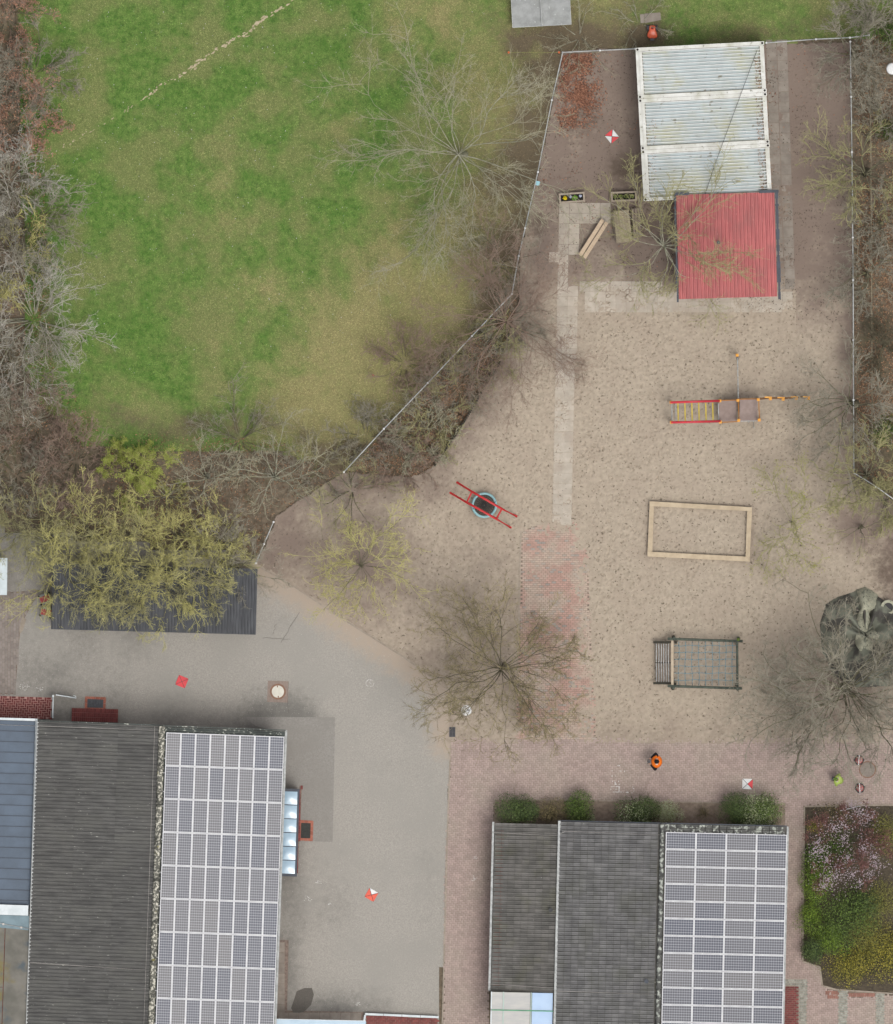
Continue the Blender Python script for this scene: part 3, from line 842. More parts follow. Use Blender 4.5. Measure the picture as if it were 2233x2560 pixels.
for c in range(ncourse):
    u0, u1 = c * crs - (.06 if c else 0.04), (c + 1) * crs
    ys = marks(pit, sw, 'sine')
    me = MB().surf([0.0, u1 - u0], ys, lambda x, y: prof(y) + (RIDGE - EAVE) / AR * x + (.012 if x == 0 else 0.0), True).mesh('corrugated_sheet', M_fibre)
    for r in range(int(AL / sw)):
        o = bpy.data.objects.new('corrugated_sheet', me)
        o.location = (u0, -.02 - (r + 1) * sw, EAVE + (RIDGE - EAVE) / AR * u0)
        link(o, roofA)
ys = marks(pit, 3 * pit, 'sine')
A.part('corrugated_sheet', MB().surf([AR, AW - .02], [-3 * pit - .06 + y for y in ys], lambda x, y: a_z(x) + prof(y + 3 * pit + .06), True), M_fibre_moss, roofA)
A.part('corrugated_sheet', MB().surf([AR, AR + 1, AW - .02], [-AL, -3 * pit - .1], lambda x, y: a_z(x) - .03, True), M_fibre_moss, roofA)
rc = MB()
for k in range(9):
    rc.tube([(AR + .08, -.02 - k * 1.85, RIDGE + .02), (AR + .08, -.02 - (k + 1) * 1.85 - .03, RIDGE + .035)], .15, 10)
A.part('ridge_cap', rc, M_ridge, roofA)
wire = MB().tube([(AR - .26, -.05, RIDGE + .06), (AR - .26, -AL, RIDGE + .06)], .008, 5).tube([(0, -.22, EAVE + .07), (AR - .26, -.22, RIDGE + .06)], .008, 5)
wire.tube([(0.0, -11.35, EAVE + .07), (AR - .26, -11.5, RIDGE + .06)], .008, 5)
A.part('lightning_wire', wire, M_wire)
A.part('verge_trim', MB().beam((AR, .0, RIDGE + .0), (AW, .0, EAVE + .0), .05, .16).beam((0, .02, EAVE), (AR, .02, RIDGE), .05, .1), M_fibre_moss)
A.part('gutter', MB().beam((AW + .04, 0, EAVE - .06), (AW + .04, -AL, EAVE - .06), .1, .1), M_gutter)
A.part('gutter', MB().beam((-.04, -.02, EAVE - .06), (-.04, -AL, EAVE - .06), .09, .1), M_gutter)

def panel_meshes(name, w, h, nx, ny):
    cm = cell_material(name + '_cells', nx, ny, w - .06, h - .06)
    glass = MB().box((0, 0, .018), (w - .05, h - .05, .03)).mesh('solar_panel', cm)
    fw = .035
    fr = MB().box((0, h / 2 - fw / 2, .02), (w, fw, .045)).box((0, -h / 2 + fw / 2, .02), (w, fw, .045))
    fr.box((w / 2 - fw / 2, 0, .0201), (fw, h - 2 * fw, .045)).box((-w / 2 + fw / 2, 0, .0201), (fw, h - 2 * fw, .045))
    return glass, fr.mesh('frame', M_frame)
def solar(root, pos, tilt, meshes):
    o = bpy.data.objects.new('solar_panel', meshes[0]); o.location = pos; o.rotation_euler[1] = tilt
    link(o, root)
    f = bpy.data.objects.new('frame', meshes[1]); link(f, o)
tiltA = math.atan2(RIDGE - EAVE, AW - AR)
pwA, phA = .694, 1.562
pmA = panel_meshes('tall', pwA / math.cos(tiltA) - .004, phA - .012, 6, 12)
for r in range(10):
    for c in range(8):
        u = AR + .29 + (c + .5) * pwA
        solar(A.o, (u, -.30 - (r + .5) * phA, a_z(u) + .11), tiltA, pmA)
rails = MB()
for r in range(10):
    for q in (.22, .78):
        y = -.30 - (r + q) * phA
        rails.beam((AR + .12, y, a_z(AR + .12) + .06), (AW - .1, y, a_z(AW - .1) + .06), .035, .035)
A.part('mounting_rail', rails, M_frame)
# acrylic lean-to canopy beside the wing
Kp = Thing('skylight_canopy', 'row of six pale blue acrylic light domes along the solar wing wall', 'skylight', 725, 1975, 0, math.radians(-1.9))
Kp.part('wall', MB().box((.0, -2.0, 1.05), (.86, 4.05, 2.1)), M_wallbrick)
Kp.part('curb', MB().box((.0, -2.0, 2.12), (.92, 4.12, .06)), M_trim)
for k in range(6):
    y = -.06 - k * .65
    Kp.part('pane', MB().surf([-.36, -.2, 0, .2, .36], [y - .62, y - .45, y - .31, y - .17, y - .01], lambda x, yy, y0=y: 2.17 + .07 * (1 - (x / .36) ** 2) * (1 - ((yy - y0 + .315) / .305) ** 2), True), M_skylight)
pave('brick_edge', [(749, 1966), (755, 1966), (745, 2182), (739, 2182)], M_klinker, .05, pattern='grid', bw=6, bh=10, gap=.4, joint=M_joint, pick=lambda x, y: y < 2600)

def door_mat(label, corners, inner, mfr, mi):
    cx = sum(c[0] for c in corners) / 4; cy = sum(c[1] for c in corners) / 4
    t = Thing('scraper_mat', label, 'door mat', cx, cy)
    o_ = [t.l(*c) for c in corners]; i_ = [t.l(*c) for c in inner]
    for a in range(4):
        b = (a + 1) % 4
        n = max(2, int(math.hypot(corners[b][0] - corners[a][0], corners[b][1] - corners[a][1]) / 11))
        for k in range(n):
            def lp(p, q, s_): return (p[0] + (q[0] - p[0]) * s_, p[1] + (q[1] - p[1]) * s_)
            s0, s1 = (k + .03) / n, (k + .97) / n
            poly = [lp(o_[a], o_[b], s0), lp(o_[a], o_[b], s1), lp(i_[a], i_[b], s1), lp(i_[a], i_[b], s0)]
            ar = sum(poly[i][0] * poly[(i + 1) % 4][1] - poly[(i + 1) % 4][0] * poly[i][1] for i in range(4))
            t.part('brick', MB().prism(poly if ar > 0 else poly[::-1], .0, .045), mfr)
    poly = [(p[0], p[1]) for p in i_]
    t.part('grating', MB().prism(poly[::-1], 0, .034), mi)
    bars = MB()
    for k in range(1, 10):
        s_ = k / 10
        a0 = (poly[0][0] + (poly[1][0] - poly[0][0]) * s_, poly[0][1] + (poly[1][1] - poly[0][1]) * s_, .038)
        a1 = (poly[3][0] + (poly[2][0] - poly[3][0]) * s_, poly[3][1] + (poly[2][1] - poly[3][1]) * s_, .038)
        bars.beam(a0, a1, .008, .01)
    t.part('bar', bars, M_blackpipe)
M_mat = mat('scraper_mat', C(92, 94, 98), C(78, 80, 84), 14, 5)
M_matdark = mat('scraper_dark', C(66, 68, 62), C(52, 54, 50), 14, 5)
M_brickred = mat('brick_red', C(178, 112, 92), C(158, 96, 80), 5, 5, vary=.12)
door_mat('grey scraper mat in a brick frame before the clinker step', [(213, 1741), (265, 1743), (264, 1775), (212, 1773)], [(219, 1747), (259, 1749), (258, 1770), (218, 1769)], M_brickred, M_mat)
door_mat('dark scraper grate in a red brick frame beside the light domes', [(749, 2050), (784, 2052), (782, 2103), (747, 2101)], [(753, 2057), (777, 2058), (776, 2096), (752, 2095)], M_brickred, M_matdark)
# clinker step
st = Thing('brick_step', 'raised red clinker step against the corrugated wing', 'step', 237, 1788, 0, math.radians(-1.6))
stm = MB().box((0, 0, 0), (.088, .2, .075)).mesh('brick', M_klinker)
for k in range(23):
    for r in range(3):
        o = bpy.data.objects.new('brick', stm); o.location = (-1.03 + k * .0945, .21 - r * .21, .13 + random.Random(k * 3 + r).uniform(-.002, .002)); link(o, st.o)
st.part('base', MB().box((0, 0, .05), (2.16, .62, .1)), M_mortar)

# --- blue metal annex
Bx = Thing('blue_annex', 'annex with blue grey standing seam metal roof beside the corrugated wing', 'building', 94, 1797, 0, math.radians(-1.7))
BL = (2263 - 1797) * S
Bx.part('wall', MB().box((-3.2, -BL / 2, 1.3), (6.0, BL - .3, 2.6)), M_wallbrick)
bz = 2.75
for k in range(18):
    y0, y1 = -.12 - k * .497, -.12 - (k + 1) * .497
    if y1 < -BL: y1 = -BL
    Bx.part('roof_panel', MB().box((-3.2, (y0 + y1) / 2, bz - .03), (6.2, y0 - y1 - .012, .06)), M_bluemetal)
    Bx.part('seam', MB().box((-3.2, y1, bz + .012), (6.2, .022, .05)), M_seam)
Bx.part('edge_trim', MB().box((-.04, -BL / 2, bz + .02), (.1, BL, .12)).box((-3.2, -.05, bz + .015), (6.2, .11, .1)), M_parapet)
Bx.part('lightning_wire', MB().tube([(-6, -.3, bz + .06), (-.1, -.34, bz + .06)], .008, 5), M_wire)
# --- flat bitumen annex
Fx = Thing('flat_annex', 'flat bitumen roofed annex with stained lichen felt beside the corrugated wing', 'building', 74, 2262, 0, math.radians(-1.9))
Fx.part('wall', MB().box((-3.2, -4.3, 1.45), (6.1, 8.2, 2.9)), M_wallbrick)
Fx.part('parapet', MB().box((-3.2, -.27, 3.06), (6.3, .48, .14)), M_parapet)
Fx.part('coping', MB().add([(-6.3, -.52, 3.0), (.0, -.52, 3.0), (.0, -1.2, 3.0), (-6.3, -.1 - .7, 3.0)], [(3, 2, 1, 0)]), M_teal)
Fx.part('roofing_felt', MB().box((-3.6, -2.2, 2.935), (4.95, 3.4, .07), 0), M_bitumen)
Fx.part('roofing_felt', MB().box((-.53, -2.7, 2.938), (1.12, 4.4, .07), 0), M_bitumen)
Fx.part('roofing_felt', MB().box((-3.6, -6.15, 2.93), (4.95, 4.45, .07), 0), M_bitumen)
Fx.part('roofing_felt', MB().box((-.53, -6.65, 2.932), (1.12, 3.5, .07), 0), M_bitumen)
Fx.part('lightning_wire', MB().tube([(-3, -.68, 3.07), (-1.2, -.94, 3.07), (0, -1.12, 3.07)], .012, 5).box((-1.2, -.95, 3.05), (.09, .09, .07)).box((-.35, -1.08, 3.05), (.09, .09, .07)), M_wire)

# --- tiled school block
Bt = Thing('tiled_school_block', 'school block with concrete tile roof, lean-to and four columns of wide solar panels', 'building', 1397, 2052, 0, math.radians(-1.35))
BW, BR, BLn = (1968 - 1397) * S, (1655 - 1397) * S, 11.5
E2, R2 = 2.55, 3.9
def b_z(u): return E2 + (R2 - E2) * (u / BR if u < BR else (BW - u) / (BW - BR))
lx = (1232 - 1397) * S
Bt.part('wall', MB().add([(.2, -.3, 0), (BW - .3, -.3, 0), (BW - .3, -BLn, 0), (.2, -BLn, 0), (.2, -.3, E2 - .1), (BR, -.3, R2 - .12), (BW - .3, -.3, E2 - .1),
                          (BW - .3, -BLn, E2 - .1), (BR, -BLn, R2 - .12), (.2, -BLn, E2 - .1)],
                         [(1, 0, 4, 5, 6), (2, 1, 6, 7), (3, 2, 7, 8, 9), (0, 3, 9, 4), (4, 9, 8, 5), (5, 8, 7, 6)]), M_wallbrick)
Bt.part('wall', MB().box((lx / 2 + .1, -4.15, 1.0), (-lx - .2, 7.6, 2.0)), M_wallbrick)
L0, L1 = 2.0, 2.45
roofB = Bt.part('roof', MB().beam((.0, -BLn / 2, E2 - .12), (BR, -BLn / 2, R2 - .12), BLn, .04).beam((BR, -BLn / 2, R2 - .12), (BW, -BLn / 2, E2 - .12), BLn, .04)
                .beam((lx, -4.2, L0 - .1), (0, -4.2, L1 - .1), 7.8, .04), M_tile_dark)
tw, th = 17.55 * S, 10.15 * S
def tile_shape(m):
    b = MB()
    ys = [-.5, -.36, -.30, -.14, -.08, .5]
    zs = [.004, .004, .042, .042, .006, .006]
    w = th - .026
    top, bot = [], []
    for (a, z) in zip(ys, zs):
        top.append((tw / 2 - .009, a * w, z)); bot.append((-tw / 2, a * w, z + .03))
    n = len(ys)
    b.add(bot + top, [(i, n + i, n + i + 1, i + 1) for i in range(n - 1)])
    low = [(-tw / 2, a * w, z - .012) for (a, z) in zip(ys, zs)]
    b.add(bot + low, [(i + 1, n + i + 1, n + i, i) for i in range(n - 1)])
    return b
def tiles_on(u0, ncol, v0, nrow, zf, slope, m, root, single_fn, lim):
    b = tile_shape(m); me = b.mesh('roof_tile', m)
    bv = np.array(b.v); bf = b.f
    V, F, RN = [], [], []
    cnt = 0
    pr = np.random.default_rng(int(u0 * 100) % 97 + nrow)
    cs, sn = math.cos(slope), math.sin(slope)
    for c in range(ncol):
        for r in range(nrow):
            u, v = u0 + (c + .5) * tw, v0 - (r + .5) * th
            z = zf(u) + .01
            jit = pr.normal(0, .003)
            if single_fn(c, r) and cnt < lim:
                o = bpy.data.objects.new('roof_tile', me); o.location = (u, v + jit * .4, z); o.rotation_euler = (jit, -slope, jit)
                link(o, root); cnt += 1
            else:
                q = bv.copy()
                x, zz = q[:, 0] * cs - q[:, 2] * sn, q[:, 0] * sn + q[:, 2] * cs
                V.append(np.stack([x + u, q[:, 1] + v + jit * .4, zz + z], 1)); RN.append(np.full(len(q), pr.random()))
                F.append(np.array(bf) + len(bv) * (len(V) - 1))
    if V:
        o = np_obj('roof_tile', np.concatenate(V), np.concatenate(F), m, root, {'rnd': np.concatenate(RN)})
        o["kind"] = 'stuff'
slM, slL = math.atan2(R2 - E2, BR), math.atan2(L1 - L0, -lx)
tiles_on(.08, 14, -.03, 59, b_z, slM, M_tile, roofB, lambda c, r: r >= 8 and c < 12, 150)
tiles_on(lx + .12, 9, -.16, 41, lambda u: L0 + (L1 - L0) * (u - lx) / -lx, slL, M_tile_dark, roofB, lambda c, r: r > 3, 150)
# lichen covered verge tiles beyond the panels
tv = tile_shape(M_tile_lichen); tvm = tv.mesh('roof_tile', M_tile_lichen)
for c in range(17):
    for r in range(2):
        o = bpy.data.objects.new('roof_tile', tvm)
        u = BR + .2 + c * .335
        o.location = (u, -.12 - r * th, b_z(u) + .02); o.rotation_euler = (0, math.atan2(R2 - E2, BW - BR), 0); o.scale = (1, 1, 1.2)
        link(o, roofB)
rb = MB()
for k in range(28):
    rb.tube([(BR + .03, -.02 - k * .41, R2 + .03), (BR + .03, -.02 - (k + 1) * .41 - .03, R2 + .05)], .11, 8)
Bt.part('ridge_tile', rb, M_tile_lichen, roofB)
slp = Bt.part('roof_slope', MB().surf([BR + .1, BW - .05], [-BLn, -.5], lambda x, y: b_z(x) - .02), M_tile_dark, roofB)
Bt.part('gutter', MB().beam((.03, -.0, E2 + .02), (.03, -BLn, E2 + .02), .11, .1), M_gutter)
Bt.part('gutter', MB().beam((lx + .03, -.12, L0 - .02), (lx + .03, -8.05, L0 - .02), .1, .1), M_gutter)
Bt.part('gutter', MB().beam((BW + .04, -.02, E2 - .06), (BW + .04, -BLn, E2 - .06), .1, .1), M_gutter)
Bt.part('verge_trim', MB().beam((0, .01, E2 - .03), (BR, .01, R2 - .03), .04, .12).beam((BR, .01, R2 - .03), (BW, .01, E2 - .03), .04, .12), M_trim)
Bt.part('downpipe', MB().cyl((.12, -.5), .05, E2, E2 + .12, 12), M_blackpipe)
Bt.part('lightning_wire', MB().tube([(.1, -.62, E2 + .1), (.3, -.48, E2 + .16), (BR, -.55, R2 + .08)], .008, 5).tube([(.1, -8.0, E2 + .1), (BR, -8.05, R2 + .1)], .008, 5)
        .tube([(lx, -.62, L0 + .1), (0, -.7, L1 + .1)], .008, 5).tube([(lx, -7.75, L0 + .1), (0, -7.85, L1 + .1)], .008, 5), M_wire)
Bt.part('vent_pipe', MB().cyl((-.28, -4.2), .075, 2.2, 2.7, 12).cyl((-.28, -4.2), .1, 2.7, 2.74, 12), M_blackpipe)
Bt.part('vent_pipe', MB().cyl((4.3, -7.45), .08, 3.5, 4.0, 12).cyl((4.3, -7.45), .1, 4.0, 4.04, 12), M_trim)
tiltB = math.atan2(R2 - E2, BW - BR)
pwB, phB = 1.425, .812
pmB = panel_meshes('wide', pwB / math.cos(tiltB) - .006, phB - .014, 12, 6)
for r in range(14):
    for c in range(4):
        u = BR + .19 + (c + .5) * pwB
        solar(Bt.o, (u, -.40 - (r + .5) * phB, b_z(u) + .11), tiltB, pmB)
railB = MB()
for c in range(4):
    for q in (.32, .97):
        u = BR + .19 + (c + q * .93) * pwB
        railB.beam((u, -.36, b_z(u) + .07), (u, -BLn, b_z(u) + .07), .045, .04)
Bt.part('mounting_rail', railB, M_frame)
# translucent canopy south of the lean-to
Cg = Thing('entrance_canopy', 'translucent sheet entrance canopy with green bars beside the tiled lean-to', 'canopy', 1228, 2479, 0, math.radians(-1.2))
cw, cl = 157 * S, 3.0
for k in range(2):
    Cg.part('sheet', MB().box((cw * .32, -.43 - k * .86, 2.42), (cw * .61, .83, .02)), M_canopy_grey)
    Cg.part('sheet', MB().box((cw * .82, -.43 - k * .86, 2.42), (cw * .33, .83, .02)), M_canopy_blue)
Cg.part('cross_bar', MB().box((cw * .5, -.86, 2.45), (cw, .05, .05)), M_green)
Cg.part('cross_bar', MB().box((cw * .64, -.9, 2.445), (.05, 1.8, .04)).box((.2 * cw, -.9, 2.44), (.06, 1.8, .03)), mat('pale_green_bar', C(190, 206, 196), C(180, 196, 188), 3, 3))
Cg.part('edge_profile', MB().box((.02, -.9, 2.44), (.05, 1.8, .07)), M_parapet)
for x, y in ((.1, -.1), (.1, -1.7)):
    Cg.part('post', MB().tube([(x, y, 0), (x, y, 2.4)], .04, 10), M_green)
# bottom canopy
Ce = Thing('door_canopy', 'pale blue flat door canopy beside the clinker terrace', 'canopy', 800, 2575, 0, math.radians(-1.2))
Ce.part('sheet', MB().box((0, 0, 2.3), (4.3, .95, .06)), M_skylight)
Ce.part('edge_profile', MB().box((0, .47, 2.31), (4.3, .03, .1)), M_parapet)
for x in (-2, 2):
    Ce.part('post', MB().tube([(x, -.3, 0), (x, -.3, 2.28)], .04, 10), M_trim)
# low wall coping before the terrace
lw = Thing('low_garden_wall', 'low wall with pale stone coping round the clinker terrace', 'wall', 1005, 2540)
for k in range(4):
    lw.part('coping_stone', MB().beam(lw.l(913 + 46.2 * k, 2535 + 2 * k, .3), lw.l(913 + 46.2 * (k + 1) - 1, 2535 + 2 * (k + 1), .3), .1, .07), M_parapet)
lw.part('wall', MB().beam(lw.l(914, 2535, .13), lw.l(1096, 2543, .13), .085, .26), M_wallbrick)
lw.part('coping_stone', MB().beam(lw.l(913, 2538, .3), lw.l(911, 2552, .3), .09, .07), M_parapet)

# --- red roofed hut
Rh = Thing('red_roof_hut', 'hut with red ribbed metal roof and dark trim below the containers', 'hut', 1690, 487, 0, math.radians(1.6))
rw, rl = 249 * S, 261 * S
def h_z(y): return 2.75 + .06 * y
Rh.part('wall', MB().box((rw / 2, -rl / 2, 1.2), (rw - .3, rl - .4, 2.4)), M_wood)
pr_ = corr(.174, .034, 'trap')
nsh = 9
for k in range(nsh):
    xs = [k * .522 + t for t in marks(.174, .522, 'trap')]
    xs = [x for x in xs if x <= rw + .01]
    Rh.part('roof_sheet', MB().surf(xs, [-rl, 0], lambda x, y: h_z(y) + pr_(x)), M_redroof)
def ragged(x0, w):
    b = MB()
    rr = random.Random(3)
    y = .05
    while y > -rl - .05:
        d = rr.uniform(.1, .35)
        b.box((x0 + w / 2, y - d / 2, h_z(y) - .02), (w + rr.uniform(-.06, .05), d, .05))
        y -= d
    return b
Rh.part('verge_trim', ragged(rw - .02, .14), M_trim)
Rh.part('verge_trim', ragged(-.1, .1), M_trim)
Rh.part('ridge_trim', MB().box((.28, .04, 2.79), (.7, .14, .06)).box((rw - .3, .04, 2.79), (.9, .14, .06)), M_trim)
Rh.part('vent_pipe', MB().cyl((103 * S, -122 * S), .05, 2.4, 2.85, 12).cyl((103 * S, -122 * S), .085, 2.85, 2.9, 12), M_trim)

# --- black shed
Bs = Thing('black_shed', 'long open shed with dark ribbed roof under overhanging yellow green branches', 'shed', 128, 1573, 0, math.radians(-1.55))
sw_, sl_ = 514 * S, 165 * S
ps_ = corr(.1375, .035, 'trap')
for k in range(10):
    xs = [k * .9625 + t for t in marks(.1375, .9625, 'trap')]
    Bs.part('roof_sheet', MB().surf(xs, [0, sl_], lambda x, y: 2.2 + .09 * y + ps_(x)), M_shed)
Bs.part('wall', MB().box((sw_ / 2, sl_ - .1, 1.15), (sw_ - .1, .12, 2.3)).box((.1, sl_ / 2 + .2, 1.1), (.1, sl_ - .6, 2.2)).box((sw_ - .1, sl_ / 2 + .2, 1.1), (.1, sl_ - .6, 2.2)), M_wood)
for k in range(5):
    x = .15 + k * (sw_ - .3) / 4
    Bs.part('post', MB().box((x, .2, 1.1), (.12, .12, 2.2)), M_wood)

# --- containers
M_cont = mat('container_roof', C(194, 206, 208), C(174, 184, 182), .8, 7, rough=.55, big=(C(186, 186, 156), .5, .46, .66, .85), speck=(C(134, 132, 116), 3.5, .62, .74))
M_cont_rib = mat('container_rail', C(230, 230, 224), C(204, 203, 193), 2, 6, rough=.55, speck=(C(150, 150, 138), 8, .64, .72), big=(C(176, 176, 150), .8, .5, .7, .6))
M_seamdirt = mat('seam_dirt', C(96, 92, 80), C(140, 136, 120), 6, 5)
M_cast = mat('casting_hole', C(46, 36, 34), C(38, 30, 28), 5, 3)
def container():
    t = Thing('storage_container', '', 'container', 1600, 150)
    w, d, h = 6.05, 2.40, 2.59
    t.part('body', MB().box((0, 0, h / 2 - .06), (w - .08, d - .08, h - .14)), M_cont_rib)
    xs = [-w / 2 + .28, w / 2 - .2]
    ys = []
    zs = {}
    n = 13
    p = (d - .36) / n
    y = -d / 2 + .18
    for k in range(n):
        for f, z in ((0, -.075), (.66, -.075), (.70, -.012), (.94, -.012)):
            ys.append(y + (k + f) * p); zs[ys[-1]] = z
    ys.append(y + n * p); zs[ys[-1]] = -.075
    t.part('roof_panel', MB().surf(xs, ys, lambda x, yy: h + zs[yy]), M_cont)
    ribs = MB()
    for k in range(n):
        ribs.box((.04, y + (k + .82) * p, h - .002), (w - .5, p * .2, .016))
    t.part('roof_rib', ribs, M_white)
    t.part('edge_seam', MB().box((0, d / 2 - .185, h - .012), (w - .4, .022, .03)).box((0, -d / 2 + .185, h - .012), (w - .4, .022, .03)).box((-w / 2 + .305, 0, h - .012), (.03, d - .42, .03)).box((w / 2 - .235, 0, h - .012), (.03, d - .42, .03)), M_seamdirt)
    t.part('roof_rail', MB().box((0, d / 2 - .085, h - .03), (w - .3, .17, .08)), M_cont_rib)
    t.part('roof_rail', MB().box((0, -d / 2 + .085, h - .032), (w - .3, .17, .08)), M_cont_rib)
    t.part('end_rail', MB().box((-w / 2 + .07, 0, h - .05), (.15, d - .36, .08)).box((-w / 2 + .22, 0, h - .02), (.14, d - .36, .09)), M_cont_rib)
    t.part('end_rail', MB().box((w / 2 - .12, 0, h - .03), (.2, d - .36, .09)), M_cont_rib)
    for sx in (-1, 1):
        for sy in (-1, 1):
            c = t.part('corner_casting', MB().box((sx * (w / 2 - .09), sy * (d / 2 - .085), h - .02), (.18, .165, .1)), M_cont_rib)
            t.part('hole', MB().cyl((sx * (w / 2 - .09), sy * (d / 2 - .085)), .055, h + .02, h + .034, 12), M_cast, c)
    return t
c0 = container()
mids = [(1753, 175), (1760, 303), (1767, 431)]
labs = ['pale corrugated container, end one of three, beside the orange robot mower', 'pale corrugated container between the two other containers', 'pale corrugated container next to the red roofed hut']
for k, (x, y) in enumerate(mids):
    o = c0.o if k == 0 else copy_tree(c0.o)
    o.location = P(x, y); o.rotation_euler[2] = math.radians(3.0)
    o["label"] = labs[k]; o["category"] = 'container'; o["group"] = 'containers in a row'
scatter('fallen_leaves', 900, [(1885, 140), (1912, 140), (1932, 478), (1900, 480)], (.03, .08), M_leaf_litter, lambda x, y: np.full(x.shape, 2.56), 'leaf mould caught at the container roof ends', 'leaves', lift=.03)
scatter('fallen_leaves', 160, [(1610, 300), (1640, 300), (1640, 490), (1615, 490)], (.03, .08), M_leaf_litter, lambda x, y: np.full(x.shape, 2.56), 'leaf crumbs in the container roof hollows', 'leaves', lift=.03)
cb = MB().tube([P(1893, 125, 2.75)] + [P(1893 - 25 * k - 1.2 * k, 125 + 71 * k, 2.78 - .05 * math.sin(math.pi * k / 5)) for k in range(1, 5)] + [P(1763, 485, 2.75)], .011, 6)
single('cable', cb, M_blackpipe, 'thin black cable running across the container roofs to the red hut', 'cable', (0, 0, 0))

# ------------------------------------------------------------------ fences and yard furniture
M_galv = mat('galvanised', C(206, 208, 206), C(172, 174, 172), 7, 5, rough=.5)
M_wiremesh = mat('fence_wire', C(150, 154, 152), C(128, 132, 130), 7, 3, rough=.5)
M_sign = mat('pale_blue_sign', C(160, 214, 226), C(150, 204, 218), 3, 3, rough=.4)
def fence(label, pts, h=1.8, step=2.4, group='chain link fences'):
    t = Thing('chain_link_fence', label, 'fence', pts[0][0], pts[0][1], 0, 0, group)
    rail = MB(); wires = MB()
    for a, b in zip(pts[:-1], pts[1:]):
        p, q = Vector(t.l(*a)), Vector(t.l(*b))
        L_ = (q - p).length
        n = max(1, round(L_ / step))
        for k in range(n + 1):
            if k == n and b != pts[-1]: continue
            c = p + (q - p) * (k / n)
            po = t.part('post', MB().tube([(c.x, c.y, -.05), (c.x, c.y, h + .05)], .028, 8), M_galv)
            t.part('post_cap', MB().ball((c.x, c.y, h + .06), .055, .055, .03, 10, 5), M_white, po)
        rail.tube([(p.x, p.y, h), (q.x, q.y, h)], .026, 8)
        m = int((L_ + h) / .22)
        d = (q - p).normalized()
        for k in range(m):
            s0 = k * .22 - h
            for sg in (0, 1):
                a0, a1 = max(0, s0), min(L_, s0 + h)
                if a1 <= a0: continue
                z0, z1 = (a0 - s0), (a1 - s0)
                if sg: z0, z1 = h - z0, h - z1
                u, w = p + d * a0, p + d * a1
                wires.tube([(u.x, u.y, z0), (w.x, w.y, z1)], .003, 3, cap=False)
    t.part('top_rail', rail, M_galv)
    t.part('wire_mesh', wires, M_wiremesh)
    return t
fw = fence('chain link fence with a bend between the lawn and the leaf drift corner', [(1407, 131), (1380, 250), (1345, 430), (1313, 570), (1297, 640), (1280, 735)])
fence('chain link fence running diagonally between the lawn and the shrub bed', [(1280, 735), (1180, 840), (1070, 957), (960, 1072), (860, 1180)])
fence('short chain link fence between the fence corner post and the container', [(1407, 131), (1500, 126), (1588, 122)])
fence('chain link fence from the container end to the hedge corner', [(1916, 107), (2040, 98), (2125, 94), (2172, 88)])
fence('long straight chain link fence in front of the leafy hedge strip', [(2126, 104), (2130, 380), (2133, 700), (2134, 1000), (2135, 1182)])
fence('chain link fence angling away from the end of the long straight fence', [(2135, 1182), (2190, 1216), (2300, 1296)])
fence('short fence stub beside the end of the black shed', [(640, 1408), (660, 1360), (684, 1305)])
sg = Thing('fence_sign', 'small pale blue sign hung on the bent fence', 'sign', 1344, 458)
sg.part('board', MB().box((0, 0, 1.75), (.2, .2, .015), -.2), M_sign)
sg.part('hook', MB().tube([(0, 0, 1.72), (0, 0, 1.83)], .008, 6), M_galv)

# wire with stakes for the mower
M_orange = mat('orange_plastic', C(232, 110, 40), C(214, 96, 34), 4, 3, rough=.4)
M_string = mat('green_string', C(168, 172, 96), C(150, 154, 84), 8, 3)
for (x, y, lb) in ((933, 938, 'orange marker stake standing alone on the dry lawn'), (966, 1050, 'orange marker stake at the diagonal fence'), (1272, 131, 'orange marker stake in the grass near the table tennis table'), (1398, 131, 'orange marker stake beside the fence corner post')):
    t = Thing('marker_stake', lb, 'stake', x, y, 0, 0, 'orange stakes')
    t.part('stem', MB().tube([(0, 0, 0), (0, 0, .5)], .014, 6), M_orange)
    t.part('head', MB().cyl((0, 0), .055, .48, .56, 12, .045), M_orange)
def cord(pts, lb):
    single('string_line', MB().tube([P(*p) for p in pts], .006, 5), M_string, lb, 'string', (0, 0, 0))
cord([(1054, 640, .35), (1010, 745, .4), (960, 880, .45), (933, 938, .5)], 'thin green string stretched over the dry lawn to an orange stake')
cord([(933, 938, .5), (950, 1000, .4), (953, 995, .3)], 'short green string end hanging from the lone orange stake')
cord([(1272, 131, .5), (1330, 131, .48), (1398, 131, .5)], 'thin string between two orange stakes near the fence corner')

# table tennis table
M_conc = mat('grey_concrete', C(172, 174, 172), C(148, 150, 148), 3, 7, rough=.9, bump=.1, speck=(C(196, 198, 194), 9, .64, .72), big=(C(150, 152, 146), .9, .45, .7, .6))
tt = Thing('table_tennis_table', 'grey concrete outdoor table tennis table on the lawn', 'table', 1353, 26, 0, math.radians(3.2))
for sx in (-1, 1):
    tt.part('table_top', MB().box((sx * .686, .04, .72), (1.362, 1.525, .08)), M_conc)
    tt.part('leg', MB().box((sx * .75, .04, .34), (.3, 1.0, .68)), M_conc)
tt.part('edge_frame', MB().box((0, -.73, .715), (2.78, .02, .1)).box((-1.38, .04, .7151), (.02, 1.54, .1)).box((1.38, .04, .7151), (.02, 1.54, .1)), M_galv)
tt.part('net', MB().box((0, .04, .8), (.02, 1.6, .14)), M_galv)

